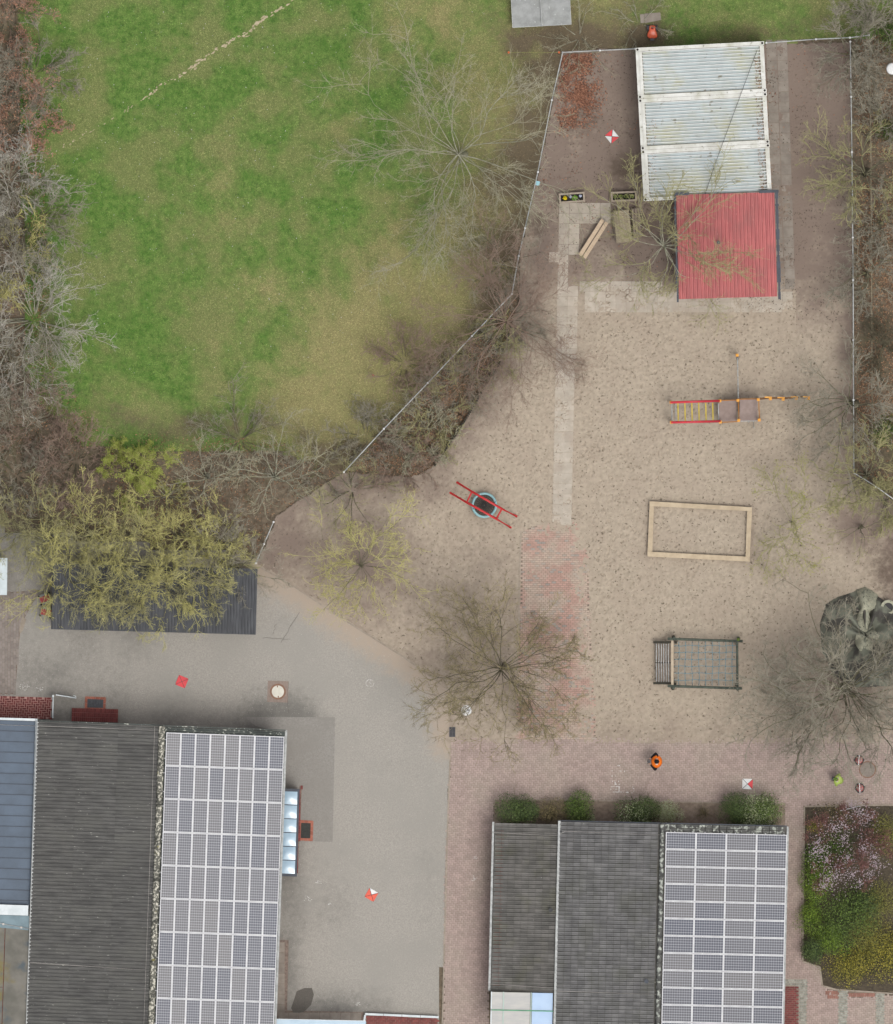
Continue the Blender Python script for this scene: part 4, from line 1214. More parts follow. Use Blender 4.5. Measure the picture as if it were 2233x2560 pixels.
# robot mower and its slab
sl = Thing('slab_pad', 'two old concrete slabs in the grass above the robot mower', 'slab', 1626, 46)
for k, (a, b, c, d) in enumerate((((1600, 36), (1610, 35), (1612, 57), (1602, 58)), ((1611, 34), (1651, 31), (1653, 50), (1613, 58)))):
    sl.part('slab', MB().prism([sl.l(*p)[:2] for p in (d, c, b, a)], .0, .07), M_slab_dark)
M_mower = mat('orange_shell', C(240, 112, 74), C(226, 98, 62), 3, 3, rough=.35, spec=.5)
M_dark = mat('dark_plastic', C(84, 84, 90), C(66, 66, 72), 4, 3, rough=.5)
rm = Thing('robot_mower', 'orange robot lawn mower parked by the container corner', 'robot mower', 1631, 80, .04)
prof_ = [(-.30, .10), (-.29, .17), (-.24, .225), (-.15, .245), (-.05, .22), (.06, .165), (.18, .15), (.27, .14), (.31, .09)]
def shell(z_top, inset):
    b = MB()
    rings = []
    for (zz, f) in ((.07, 1.0), (.16, 1.0), (z_top - .03, .93), (z_top, .72)):
        rings.append([(w * f * sgn, y * (1 - (1 - f) * .4), zz) for (y, w) in prof_ for sgn in (1,)] + [(-w * f, y * (1 - (1 - f) * .4), zz) for (y, w) in reversed(prof_)])
    n = len(rings[0]); v = [p for r in rings for p in r]
    f = [(i * n + k, i * n + (k + 1) % n, (i + 1) * n + (k + 1) % n, (i + 1) * n + k) for i in range(len(rings) - 1) for k in range(n)]
    f.append(tuple((len(rings) - 1) * n + k for k in range(n)))
    return b.add(v, f, True)
rm.part('shell', shell(.29, .1), M_mower)
for sx in (-1, 1):
    rm.part('wheel', MB().tube([(sx * .15, .19, .1), (sx * .25, .19, .1)], .14, 16), M_dark)
    rm.part('caster', MB().ball((sx * .17, -.26, .03), .06), M_dark)
rm.part('charging_nose', MB().box((0, -.33, .15), (.19, .15, .12)), M_dark)
rm.part('stop_button', MB().box((0, .19, .295), (.11, .13, .02)), mat('mower_button', C(150, 60, 50), C(130, 50, 44), 4, 3))
rm.part('chassis', MB().box((0, 0, .06), (.3, .5, .06)), M_dark)

# planters
M_plank = mat('weathered_plank', C(186, 172, 154), C(158, 144, 128), 5, 6, coord='object', vary=.08, stretch=(1, 6, 1))
M_soil = mat('potting_soil', C(40, 34, 30), C(26, 22, 20), 9, 5)
M_bloomy = mat('yellow_bloom', C(246, 226, 30), C(230, 200, 24), 6, 3, vary=.1)
M_bloomb = mat('pale_blue_bloom', C(206, 212, 230), C(180, 188, 212), 6, 3, vary=.1)
M_herb = mat('fresh_leaf', C(92, 140, 52), C(140, 180, 70), attr='rnd', vary=.15)
def planter(label, x, y, rot):
    t = Thing('planter_box', label, 'planter', x, y, 0, rot, 'planter boxes')
    w, d, h, k = 1.22, .47, .45, .085
    t.part('side_board', MB().box((0, d / 2 - k / 2, h / 2), (w, k, h)), M_plank)
    t.part('side_board', MB().box((0, -d / 2 + k / 2, h / 2), (w, k, h)), M_plank)
    t.part('end_board', MB().box((-w / 2 + k / 2, 0, h / 2 - .002), (k, d - 2 * k, h)), M_plank)
    t.part('end_board', MB().box((w / 2 - k / 2, 0, h / 2 - .002), (k, d - 2 * k, h)), M_plank)
    t.part('soil', MB().box((0, 0, .18), (w - 2 * k, d - 2 * k, .36)), M_soil)
    return t
def tuft(t, name, x, y, r, m, n, label, size=(.05, .09)):
    p = rng.normal(0, 1, (n, 3)); p /= np.linalg.norm(p, axis=1)[:, None]
    p *= (rng.random(n) ** .4)[:, None] * r; p[:, 2] = np.abs(p[:, 2]) + .39
    p[:, 0] += x; p[:, 1] += y
    c, s_ = math.cos(t.rot), math.sin(t.rot)
    o = leaf_quads(name, p, size, m, None, flat=.5)
    o.location = (t.x, t.y, 0); o.rotation_euler[2] = t.rot
    tag(o, label, 'flower', 'planter flowers')
p1 = planter('plank planter box with one yellow flower at the slab walk', 1430, 494, math.radians(4))
tuft(p1, 'planter_flower', -.33, 0, .1, M_bloomy, 60, 'bright yellow flower in the planter box at the slab walk')
tuft(p1, 'planter_flower', .14, -.02, .13, M_herb, 90, 'fresh green plant in the planter box at the slab walk')
tuft(p1, 'planter_flower', -.06, .05, .06, M_bloomb, 26, 'pale blue flower beside the green plant in the planter')
tuft(p1, 'planter_flower', .4, .05, .06, M_bloomb, 26, 'pale blue flower at the planter end board')
p2 = planter('plank planter box with sparse yellow green plants against the container', 1560, 491, math.radians(2.5))
M_sparse = mat('sparse_leaf', C(150, 160, 80), C(90, 104, 56), attr='rnd', vary=.2)
for k, x in enumerate((-.4, -.15, .12, .36)):
    tuft(p2, 'planter_flower', x, .0, .11, M_sparse, 34, ('sparse yellow green plant at the open end of the planter by the container', 'yellow flecked plant second from the open planter end', 'sparse plant third from the open planter end by the container', 'sparse plant in the planter end touching the container')[k], (.04, .08))

# bench and picnic table
M_benchwood = mat('bench_plank', C(216, 194, 166), C(194, 172, 146), 4, 6, coord='object', stretch=(1, 8, 1), vary=.04)
M_picnic = mat('picnic_plank', C(176, 164, 138), C(142, 130, 108), 7, 6, coord='object', stretch=(1, 3, 1), vary=.08, speck=(C(128, 112, 88), 14, .62, .7))
M_picdark = mat('picnic_plank_dark', C(150, 136, 122), C(126, 112, 100), 6, 5, coord='object', vary=.06)
bn = Thing('bench', 'backless bench of two pale planks standing askew on the sand', 'bench', 1484, 597, 0, math.atan2(83, 53) - math.pi / 2)
for sx in (-1, 1):
    bn.part('seat_plank', MB().box((sx * .112, 0, .44), (.18, 1.98, .055)), M_benchwood)
for sy in (-1, 1):
    bn.part('leg', MB().box((0, sy * .75, .2), (.36, .09, .41)), M_picdark)
pt = Thing('picnic_table', 'weathered slatted picnic table with attached dark bench under the bare tree', 'picnic table', 1557, 566, 0, math.radians(6.5))
for k in range(6):
    pt.part('top_slat', MB().box((-.31 + k * .124, 0, .74), (.116, 1.5, .045)), M_picnic)
for sx in (.5, -.05):
    pass
for k in range(3):
    pt.part('seat_slat', MB().box((.53 + k * .13, .02, .45), (.105, 1.52, .045), math.radians(-3)), M_picdark)
for k in range(2):
    pt.part('seat_slat', MB().box((-.40 - .10 * k + .1, 0, .44), (.09, 1.45, .04)), M_picdark)
for sy in (-1, 1):
    pt.part('leg', MB().beam((-.4, sy * .55, 0), (-.15, sy * .55, .72), .08, .06).beam((.6, sy * .55, 0), (.2, sy * .55, .72), .08, .06).beam((-.5, sy * .55, .41), (.85, sy * .55, .41), .06, .06), M_picdark)

# survey boards
M_red = mat('board_red', C(232, 40, 52), C(214, 34, 46), 3, 3, rough=.4)
M_redor = mat('board_orange_red', C(236, 92, 62), C(224, 80, 54), 3, 3, rough=.4)
M_blk = mat('board_black', C(40, 36, 38), C(32, 30, 32), 3, 3, rough=.5)
def board(label, x, y, rot, cols, z=.03, s=.47):
    t = Thing('survey_board', label, 'survey board', x, y, z, rot, 'survey target boards')
    h = s / 2
    cor = [(-h, -h), (h, -h), (h, h), (-h, h)]
    g = .012
    for k in range(4):                                        # bottom, right, top, left
        a, b = cor[k], cor[(k + 1) % 4]
        mx, my = (a[0] + b[0]) / 2 * .06, (a[1] + b[1]) / 2 * .06
        t.part('panel', MB().prism([(a[0] * .97 + mx, a[1] * .97 + my), (b[0] * .97 + mx, b[1] * .97 + my), (mx, my)], 0.004, .012), cols[k])
    t.part('backing', MB().box((0, 0, .002), (s, s, .004)), M_blk)
    t.part('cross_strip', MB().box((0, 0, .011), (s * 1.41, .022, .006), math.pi / 4).box((0, 0, .0112), (s * 1.41, .022, .006), -math.pi / 4), M_blk)
W_ = M_white
board('red and white survey board on the soil beside the containers', 1530, 341, math.radians(40), (M_red, W_, M_red, W_), .05)
board('all red survey board on the asphalt near the black shed', 455, 1704, math.radians(-22), (M_red,) * 4)
board('orange red survey board with one white triangle on the asphalt', 929, 2237, math.radians(-30), (M_redor, M_redor, W_, M_redor))
board('white survey board with one red triangle on the brick pavement', 1869, 1960, math.radians(-2), (W_, M_red, W_, W_), .045)

# basket swing
M_swred = mat('swing_red', C(216, 62, 62), C(196, 46, 48), 5, 4, rough=.4)
M_rubber = mat('swing_rim', C(162, 204, 208), C(144, 186, 190), 5, 4, rough=.5)
M_rope = mat('black_rope', C(66, 62, 60), C(50, 48, 46), 9, 3)
sw = Thing('basket_swing', 'red steel frame swing with black net basket and pale blue rim', 'swing', 1211, 1262)
railA, railB_ = [(1126, 1233), (1178, 1255), (1240, 1288), (1277, 1318)], [(1143, 1207), (1180, 1230), (1254, 1272), (1292, 1290)]
railA = [(1126, 1232), (1167, 1256), (1241, 1297), (1277, 1319)]
railB_ = [(1143, 1206), (1180, 1229), (1255, 1272), (1292, 1291)]
for r in (railA, railB_):
    pts = [sw.l(*r[0], 0.0), sw.l(*r[1], 2.05), sw.l((r[1][0] + r[2][0]) / 2, (r[1][1] + r[2][1]) / 2, 2.12), sw.l(*r[2], 2.05), sw.l(*r[3], 0.0)]
    sw.part('frame_tube', MB().tube(pts, .055, 10), M_swred)
sw.part('cross_tube', MB().tube([sw.l(*railA[1], 2.05), sw.l(*railB_[1], 2.05)], .04, 10), M_swred)
sw.part('cross_tube', MB().tube([sw.l(*railA[2], 2.05), sw.l(*railB_[2], 2.05)], .04, 10), M_swred)
bc = sw.l(1211, 1263, .5)
n = 28
rim = MB()
rp = [(bc[0] + .55 * math.cos(2 * math.pi * k / n), bc[1] + .55 * math.sin(2 * math.pi * k / n), .5) for k in range(n + 1)]
sw.part('basket_rim', rim.tube(rp, .06, 8, cap=False), M_rubber)
net = MB()
for k in range(24):
    a = 2 * math.pi * k / 24
    net.tube([(bc[0] + .51 * math.cos(a), bc[1] + .51 * math.sin(a), .5), (bc[0] + .25 * math.cos(a), bc[1] + .25 * math.sin(a), .38), (bc[0] + .03 * math.cos(a), bc[1] + .03 * math.sin(a), .35)], .012, 5, cap=False)
for rr_ in (.08, .14, .2, .26, .32, .38, .44, .49):
    z = .35 + .15 * (rr_ / .51) ** 1.6
    net.tube([(bc[0] + rr_ * math.cos(2 * math.pi * k / 24), bc[1] + rr_ * math.sin(2 * math.pi * k / 24), z) for k in range(25)], .017, 5, cap=False)
sw.part('basket_net', net, M_rope)
for (r, i, a) in ((railA, 0, 200), (railA, 1, 300), (railB_, 0, 120), (railB_, 1, 20)):
    q = r[1 + i]
    f = .25 if i == 0 else .75
    top = sw.l(r[1][0] + (r[2][0] - r[1][0]) * f, r[1][1] + (r[2][1] - r[1][1]) * f, 2.1)
    aa = math.radians(a)
    sw.part('hanging_rope', MB().tube([top, (bc[0] + .55 * math.cos(aa), bc[1] + .55 * math.sin(aa), .52)], .012, 6), M_rope)

# sand box
M_beam = mat('timber_beam', C(206, 188, 160), C(186, 168, 141), 3, 6, coord='object', stretch=(1, 1, 1), vary=.05)
sb = Thing('sandbox', 'rectangular sandbox framed by four pale timber beams', 'sandbox', 1750, 1329)
oc = [(1624, 1253), (1880, 1268), (1875, 1404), (1619, 1391)]
ic = [(1635, 1265), (1868, 1278), (1864, 1392), (1631, 1379)]
for k in range(4):
    b = (k + 1) % 4
    poly = [sb.l(*oc[k])[:2], sb.l(*oc[b])[:2], sb.l(*ic[b])[:2], sb.l(*ic[k])[:2]]
    if k % 2 == 1:                                             # butt the short beams between the long ones
        poly = [sb.l(oc[k][0], ic[k][1])[:2], sb.l(oc[b][0], ic[b][1])[:2], sb.l(*ic[b])[:2], sb.l(*ic[k])[:2]]
    else:
        poly = [sb.l(*oc[k])[:2], sb.l(*oc[b])[:2], sb.l(oc[b][0], ic[b][1])[:2], sb.l(oc[k][0], ic[k][1])[:2]]
    ar = sum(poly[i][0] * poly[(i + 1) % 4][1] - poly[(i + 1) % 4][0] * poly[i][1] for i in range(4))
    sb.part('frame_beam', MB().prism(poly if ar > 0 else poly[::-1], -.05, .30 - .004 * (k % 2)), M_beam)

# climbing frame
M_cred = mat('climb_red', C(214, 64, 76), C(200, 54, 66), 4, 3, rough=.4)
M_yel = mat('climb_yellow', C(232, 206, 62), C(216, 190, 52), 4, 3, rough=.4)
M_cap = mat('orange_cap', C(240, 172, 44), C(226, 152, 36), 4, 3, rough=.4)
M_postw = mat('honey_timber', C(186, 122, 50), C(160, 102, 42), 5, 5)
M_deck = mat('brown_deck', C(164, 146, 138), C(150, 132, 124), 5, 5, rough=.8)
M_chain = mat('climb_chain', C(206, 208, 204), C(176, 178, 176), 9, 3, rough=.5)
cf = Thing('playground_climber', 'climbing frame with red rails, yellow rungs and two brown decks on the sand', 'climbing frame', 1820, 1030)
def cpost(x, y, h, r=.052, cap=True, m=M_postw):
    c = cf.l(x, y)
    o = cf.part('post', MB().box((c[0], c[1], h / 2 - .05), (.1, .1, h + .1)), m)
    if cap:
        cf.part('post_cap', MB().box((c[0], c[1], h + .03), (.135, .135, .06)).box((c[0], c[1], h + .075), (.08, .08, .03)), M_cap, o)
for (x, y, h) in ((1678, 1006, 1.9), (1679, 1056, 1.9), (1800, 1002, 1.9), (1801, 1055, 1.9), (1845, 1001, 2.2), (1847, 1051, 2.2), (1896, 999, 2.2), (1898, 1050, 2.2)):
    cpost(x, y, h)
cf.part('side_rail', MB().tube([cf.l(1676, 1006, 1.95), cf.l(1800, 1002, 1.95)], .058, 10), M_cred)
cf.part('side_rail', MB().tube([cf.l(1678, 1056, 1.95), cf.l(1802, 1053, 1.95)], .058, 10), M_cred)
for k in range(6):
    x = 1695 + 17.4 * k
    cf.part('rung', MB().tube([cf.l(x, 1007, 1.93), cf.l(x + 1, 1054, 1.93)], .026, 8), M_yel)
cf.part('end_rung', MB().tube([cf.l(1680, 1009, .9), cf.l(1680, 1053, .9)], .024, 8), M_chain)
cf.part('end_rung', MB().tube([cf.l(1690, 1010, .4), cf.l(1690, 1052, .4)], .02, 8), M_chain)
cf.part('end_rung', MB().tube([cf.l(1796, 1008, 1.25), cf.l(1797, 1050, 1.25)], .02, 8), M_chain)
def deck(x0, y0, x1, y1, z):
    a, b = cf.l(x0, y0), cf.l(x1, y1)
    cf.part('deck', MB().box(((a[0] + b[0]) / 2, (a[1] + b[1]) / 2, z), (b[0] - a[0], a[1] - b[1], .05)), M_deck)
deck(1797, 1001, 1842, 1054, .95); deck(1850, 999, 1894, 1052, 1.35)
for (p, q) in (((1800, 1001, 1.5), (1845, 1000, 1.5)), ((1800, 1056, 1.5), (1845, 1054, 1.5)), ((1897, 1003, 1.95), (1899, 1048, 1.95)), ((1847, 998, 1.9), (1896, 997, 1.9)), ((1846, 1005, 1.3), (1848, 1048, 1.3))):
    cf.part('guard_bar', MB().beam(cf.l(*p), cf.l(*q), .04, .08), M_postw)
cf.part('guard_bar', MB().tube([cf.l(1849, 1053, 2.0), cf.l(1896, 1052, 2.0)], .018, 8), M_chain)
cf.part('fire_pole', MB().tube([cf.l(1884, 1053, 2.0), cf.l(1885, 1068, 2.0), cf.l(1886, 1070, .0)], .022, 8), M_chain)
cf.part('fire_pole', MB().tube([cf.l(1872, 1052, 2.05), cf.l(1872, 1056, 1.9)], .018, 8), M_chain)
cpost(1843, 888, 1.4)
ch = MB()
for k in range(28):
    t0, t1 = k / 28, (k + .72) / 28
    def cp(t): return cf.l(1844 + 2 * t, 892 + 104 * t, 1.3 - .5 * math.sin(math.pi * t) * .8 + .1 * t)
    ch.tube([cp(t0), cp(t1)], .028 if k % 3 else .036, 6)
cf.part('rope_chain', ch, M_chain)
cf.part('rope_chain', MB().tube([cf.l(1843.5, 890, 1.35), cf.l(1844, 898, 1.1)], .05, 8), M_dark)
hs = [(1926, 997, 1.1), (1958, 998, .9), (1991, 996, .7), (2021, 996, .5)]
prev = (1900, 999, 1.25)
for k, (x, y, h) in enumerate(hs):
    cpost(x, y, h)
    cf.part('balance_beam', MB().beam(cf.l(prev[0], prev[1] - 2, prev[2] - .25), cf.l(x, y - 3, h - .12), .1, .07), mat('brown_timber', C(128, 92, 58), C(104, 74, 48), 5, 5) if k == 0 else bpy.data.materials['brown_timber'])
    cf.part('foot_hold', MB().beam(cf.l(x - 14, y - 4, h + .05), cf.l(x + 4, y - 4, h + .02), .06, .04), M_cap)
    prev = (x, y, h)

# climbing net
M_log = mat('mossy_log', C(96, 104, 92), C(70, 76, 68), 6, 6, speck=(C(170, 176, 168), 10, .70, .77), bump=.3)
M_logd = mat('dark_log', C(70, 66, 56), C(54, 52, 44), 6, 6)
M_moss = mat('moss', C(106, 124, 52), C(84, 100, 42), 9, 5, bump=.4)
M_blue = mat('blue_rope', C(132, 164, 172), C(112, 142, 152), 9, 3)
M_tan = mat('tan_beam', C(200, 184, 160), C(180, 164, 142), 5, 5)
cn = Thing('climbing_net', 'low log frame with blue rope climbing net and barred side ladder', 'climbing net', 1755, 1660)
cn.part('log_beam', MB().tube([cn.l(1669, 1597, .95), cn.l(1857, 1603, .95)], .062, 10), M_log)
cn.part('log_beam', MB().tube([cn.l(1669, 1715, .95), cn.l(1855, 1721, .95)], .062, 10), M_log)
cn.part('log_beam', MB().tube([cn.l(1843, 1602, .85), cn.l(1844, 1718, .85)], .055, 10), M_log)
cn.part('tan_beam', MB().beam(cn.l(1681, 1602, .9), cn.l(1681, 1712, .9), .115, .08), M_tan)
for (x, y, m) in ((1684, 1592, M_logd), (1847, 1595, M_log), (1682, 1722, M_logd), (1845, 1724, M_log)):
    c = cn.l(x, y); q = cn.l(x + (6 if x < 1700 else -4), y + (14 if y < 1650 else -12))
    po = cn.part('post', MB().tube([(c[0], c[1], -.1), (c[0] + (q[0] - c[0]) * .3, c[1] + (q[1] - c[1]) * .3, 1.0)], .075, 10), m)
    cn.part('moss_cap', MB().ball((c[0] + (q[0] - c[0]) * .25, c[1] + (q[1] - c[1]) * .25, 1.0), .085, .085, .04, 10, 5), M_moss if x > 1700 and y < 1650 else M_log, po)
    cn.part('corner_brace', MB().beam((q[0], q[1], .0), (q[0], q[1], .86), .12, .12), M_logd)
nt = MB()
for k in range(9):
    x = 1697 + 16.8 * k
    pts = [cn.l(x + (1.5 * math.sin(k + j) if 0 < j < 6 else 0), 1604 + 18.4 * j, .85 - .12 * math.sin(math.pi * j / 6)) for j in range(7)]
    nt.tube(pts, .017, 5)
for j in range(6):
    y = 1614 + 17.2 * j
    pts = [cn.l(1686 + 17.2 * k, y + (1.5 * math.sin(2 * k + j) if 0 < k < 9 else 0), .85 - .12 * math.sin(math.pi * k / 9)) for k in range(10)]
    nt.tube(pts, .017, 5)
cn.part('rope_net', nt, M_blue)
kn = MB()
for k in range(9):
    for j in range(6):
        c = cn.l(1697 + 16.8 * k, 1614 + 17.2 * j, .85 - .12 * math.sin(math.pi * (k + .6) / 9.5))
        kn.ball(c, .032, .032, .025, 6, 4)
cn.part('net_joint', kn, mat('net_joint', C(96, 122, 132), C(84, 108, 118), 9, 3))
bolts = MB()
for k in range(9):
    for y in (1605, 1711):
        bolts.beam(cn.l(1700 + 15.6 * k, y - 2, .93), cn.l(1700 + 15.6 * k, y + 2, .93), .02, .02)
for j in range(6):
    bolts.beam(cn.l(1685, 1617 + 16 * j, .93), cn.l(1689, 1617 + 16 * j, .93), .02, .02)
cn.part('eye_bolt', bolts, M_blk)
for y in (1605.5, 1708):
    cn.part('ladder_rail', MB().beam(cn.l(1634, y, .45), cn.l(1681, y, .8), .11, .09), M_logd)
cn.part('ladder_rail', MB().beam(cn.l(1638, 1657, .5), cn.l(1677, 1657, .75), .035, .05), M_logd)
for k in range(6):
    x = 1641 + 6.1 * k
    cn.part('ladder_bar', MB().tube([cn.l(x, 1609, .48 + .055 * k), cn.l(x + .6 * math.sin(k), 1633, .47 + .055 * k), cn.l(x, 1656, .5 + .055 * k), cn.l(x + .5, 1706, .48 + .055 * k)], .02, 8), M_galv)
    cn.part('ladder_board', MB().beam(cn.l(x + 3, 1609, .42 + .055 * k), cn.l(x + 3, 1706, .42 + .055 * k), .07, .03), M_picdark)

# rock mound
M_rock = mat('dark_rock', C(100, 96, 90), C(78, 76, 71), 4, 7, rough=.9, bump=.5, big=(C(146, 149, 132), 1.0, .42, .56, .85))
M_pale = mat('pale_rock', C(196, 194, 170), C(168, 168, 148), 5, 6, rough=.9, bump=.3, speck=(C(96, 98, 84), 11, .60, .68))
rk = Thing('climbing_rock', 'dark artificial climbing rock with pale painted streaks under the bare tree', 'rock', 2165, 1590)
outl = [(2062, 1508), (2095, 1490), (2128, 1478), (2150, 1468), (2163, 1466), (2180, 1474), (2197, 1490), (2212, 1500), (2270, 1500), (2300, 1560), (2300, 1660), (2240, 1720), (2140, 1720), (2080, 1690), (2052, 1630), (2048, 1560)]
mcx, mcy = 2165, 1590
rings = []
rr = random.Random(12)
nr = 9
for i in range(nr):
    f = 1 - i / (nr - 1) * .97
    ring = []
    for k in range(len(outl) * 4):
        a, b = outl[k // 4], outl[(k // 4 + 1) % len(outl)]
        t = (k % 4) / 4
        x, y = a[0] + (b[0] - a[0]) * t, a[1] + (b[1] - a[1]) * t
        h = 1.35 * (1 - f ** 3) * (.85 + .3 * math.sin(k * .55)) + (rr.uniform(-.05, .05) if 0 < i < nr - 1 else 0)
        ring.append(rk.l(mcx + (x - mcx) * f, mcy + (y - mcy) * f, h if i else -.05))
    rings.append(ring)
nn = len(rings[0])
v = [p for r_ in rings for p in r_]
f = [(i * nn + (k + 1) % nn, i * nn + k, (i + 1) * nn + k, (i + 1) * nn + (k + 1) % nn) for i in range(nr - 1) for k in range(nn)] + [tuple((nr - 1) * nn + k for k in range(nn - 1, -1, -1))]
rock_v = np.array(v)
rk.part('rock_body', MB().add(v, f, True), M_rock)
def rock_h(lx_, ly_):
    d = (rock_v[:, 0] - lx_) ** 2 + (rock_v[:, 1] - ly_) ** 2
    i = np.argsort(d)[:4]; w = 1 / (d[i] + 1e-3)
    return float((rock_v[i, 2] * w).sum() / w.sum())
def streak(poly, name='painted_streak', m=M_pale, up=.05):
    b = MB()
    pts = [rk.l(*p) for p in poly]
    cx_, cy_ = sum(p[0] for p in pts) / len(pts), sum(p[1] for p in pts) / len(pts)
    n_ = len(pts)
    vv = [(cx_, cy_, rock_h(cx_, cy_) + up + .12)]
    for fr in (.5, 1.0):
        for p in pts:
            x, y = cx_ + (p[0] - cx_) * fr, cy_ + (p[1] - cy_) * fr
            vv.append((x, y, rock_h(x, y) + up + (.10 if fr < 1 else .06)))
    for p in pts:
        vv.append((p[0], p[1], rock_h(p[0], p[1]) - .2))
    ff = [(0, 1 + (k + 1) % n_, 1 + k) for k in range(n_)]
    ff += [(1 + k, 1 + (k + 1) % n_, 1 + n_ + (k + 1) % n_, 1 + n_ + k) for k in range(n_)]
    ff += [(1 + n_ + k, 1 + n_ + (k + 1) % n_, 1 + 2 * n_ + (k + 1) % n_, 1 + 2 * n_ + k) for k in range(n_)]
    b.add(vv, ff, True); b.f = [tuple(reversed(q)) for q in b.f]
    rk.part(name, b, m)
streak([(2140, 1474), (2163, 1467), (2178, 1475), (2196, 1488), (2190, 1502), (2192, 1520), (2176, 1528), (2170, 1545), (2176, 1560), (2184, 1566), (2164, 1582), (2142, 1568), (2143, 1540), (2152, 1520), (2148, 1495)])
streak([(2164, 1584), (2182, 1572), (2200, 1588), (2194, 1600), (2180, 1595)])
streak([(2140, 1586), (2160, 1588), (2188, 1606), (2180, 1625), (2150, 1628), (2138, 1610)])
hole = rk.l(2221, 1519)
tz = rock_h(hole[0], hole[1]) + .12
rk.part('tunnel_ring', MB().ring((hole[0], hole[1]), .23, .36, tz - .25, tz, 24), M_pale)
rk.part('tunnel_floor', MB().cyl((hole[0], hole[1]), .24, tz - .26, tz - .12, 24), M_blk)

# covers, drains and chalk
M_rust = mat('rust_ring', C(150, 116, 96), C(132, 100, 82), 6, 5)
M_cover = mat('cover_pale', C(228, 224, 210), C(214, 210, 196), 5, 4, rough=.6)
mh = Thing('manhole_cover', 'round pale manhole cover with rusty ring set in the asphalt', 'manhole cover', 695, 1729)
mh.part('surround', MB().box((0, 0, .012), (.98, 1.0, .03), math.radians(-2)), mat('brown_patch', C(156, 140, 130), C(142, 126, 116), 8, 5))
mh.part('ring', MB().ring((0, 0), .29, .375, .0, .036, 32), M_rust)
mh.part('lid', MB().cyl((0, 0), .288, .0, .033, 32), M_cover)
mh.part('lifting_slot', MB().box((-.02, .24, .034), (.05, .08, .006)), M_rust)
mh.part('lifting_slot', MB().box((.02, -.24, .034), (.05, .08, .006)), M_rust)
mp = Thing('round_plate', 'white round cover half hidden by twigs beneath the tree beside the asphalt', 'cover', 1166, 1776)
mp.part('lid', MB().cyl((0, 0), .245, .0, .07, 28), M_white)
mp.part('handle', MB().box((.08, .02, .075), (.1, .05, .01)), M_blk)
m3 = Thing('manhole_cover', 'round concrete filled manhole ring beside the traffic cones', 'manhole cover', 2169, 1924)
m3.part('ring', MB().ring((0, 0), .35, .40, .0, .043, 36), M_rust)
m3.part('lid', MB().cyl((0, 0), .35, .0, .04, 36), mat('cover_grey', C(152, 142, 132), C(136, 126, 117), 6, 5))
dg = Thing('drain_grate', 'black slotted drain grate where asphalt meets brick pavement', 'drain', 1131, 1830)
dg.part('frame', MB().box((-.13, 0, .045), (.03, .46, .03)).box((.13, 0, .045), (.03, .46, .03)).box((0, .22, .0452), (.23, .03, .03)).box((0, -.22, .0452), (.23, .03, .03)), M_dark)
dg.part('sump', MB().box((0, 0, .035), (.24, .42, .01)), M_blk)
for k in range(6):
    dg.part('bar', MB().box((0, -.16 + k * .064, .045), (.24, .018, .02)), M_dark)
dg.part('bar', MB().box((0, 0, .0455), (.02, .42, .02)), M_dark)
def chalk(name, label, segs, z, w=1.3):
    mb = MB(); rr = random.Random(7)
    for (a, b, dens) in segs:
        n = max(1, int(math.hypot(b[0] - a[0], b[1] - a[1]) / 2.2))
        for k in range(n):
            if rr.random() > dens: continue
            t0, t1 = k / n, (k + rr.uniform(.6, 1.0)) / n
            p = (a[0] + (b[0] - a[0]) * t0 + rr.uniform(-.3, .3), a[1] + (b[1] - a[1]) * t0 + rr.uniform(-.3, .3)); q = (a[0] + (b[0] - a[0]) * t1, a[1] + (b[1] - a[1]) * t1)
            mb.beam(P(*p, z), P(*q, z), w * S * rr.uniform(.6, 1.2), .004)
    single(name, mb, M_chalk, label, 'chalk drawing', (0, 0, 0))
chalk('chalk_hopscotch', 'faded white hopscotch squares on the brick pavement near the orange vest', [((1528, 1967), (1548, 1966), .9), ((1548, 1966), (1548, 1979), .9), ((1528, 1967), (1527, 1979), .7), ((1533, 1980), (1549, 1980), .95), ((1536, 1973), (1543, 1973), .95),
      ((1549, 1980), (1584, 1982), .55), ((1584, 1968), (1585, 1982), .25), ((1530, 1953), (1548, 1953), .5), ((1548, 1953), (1548, 1967), .5), ((1538, 1940), (1548, 1941), .6), ((1537, 1957), (1543, 1957), .6), ((1537, 1960), (1543, 1961), .6),
      ((1530, 1927), (1585, 1929), .3), ((1529, 1940), (1532, 1940), .6), ((1578, 1967), (1584, 1967), .8), ((1544, 1914), (1550, 1914), .7)], .043, 2.6)
circ = [(925 + 10 * math.cos(a / 16 * 2 * math.pi), 1708 + 9 * math.sin(a / 16 * 2 * math.pi)) for a in range(17)]
chalk('chalk_circle', 'faint white and blue chalk circle on the asphalt', [(p, q, .75) for p, q in zip(circ[:-1], circ[1:])] + [((918, 1702), (932, 1712), .5), ((920, 1708), (928, 1700), .6)], .022)
def smudge(label, pts, z=.022):
    mb = MB(); rr = random.Random(int(pts[0][0]))
    for (x, y, r) in pts:
        for k in range(int(r * 1.5)):
            a, d = rr.uniform(0, 6.28), r * rr.random() ** .7
            u, w_ = x + d * math.cos(a), y + d * math.sin(a) * .8
            pl = [P(u + rr.uniform(.7, 1.6) * math.cos(j * 1.05), w_ + rr.uniform(.5, 1.2) * math.sin(j * 1.05)) for j in range(6)]
            mb.prism([(p[0], p[1]) for p in reversed(pl)], z - .006, z)
    single('chalk_smudge', mb, M_chalk, label, 'chalk smudge', (0, 0, 0), 0, 'chalk smudges')
smudge('white chalk smudges on the asphalt near the orange red board', [(770, 2245, 12), (797, 2205, 8), (825, 2260, 6)])
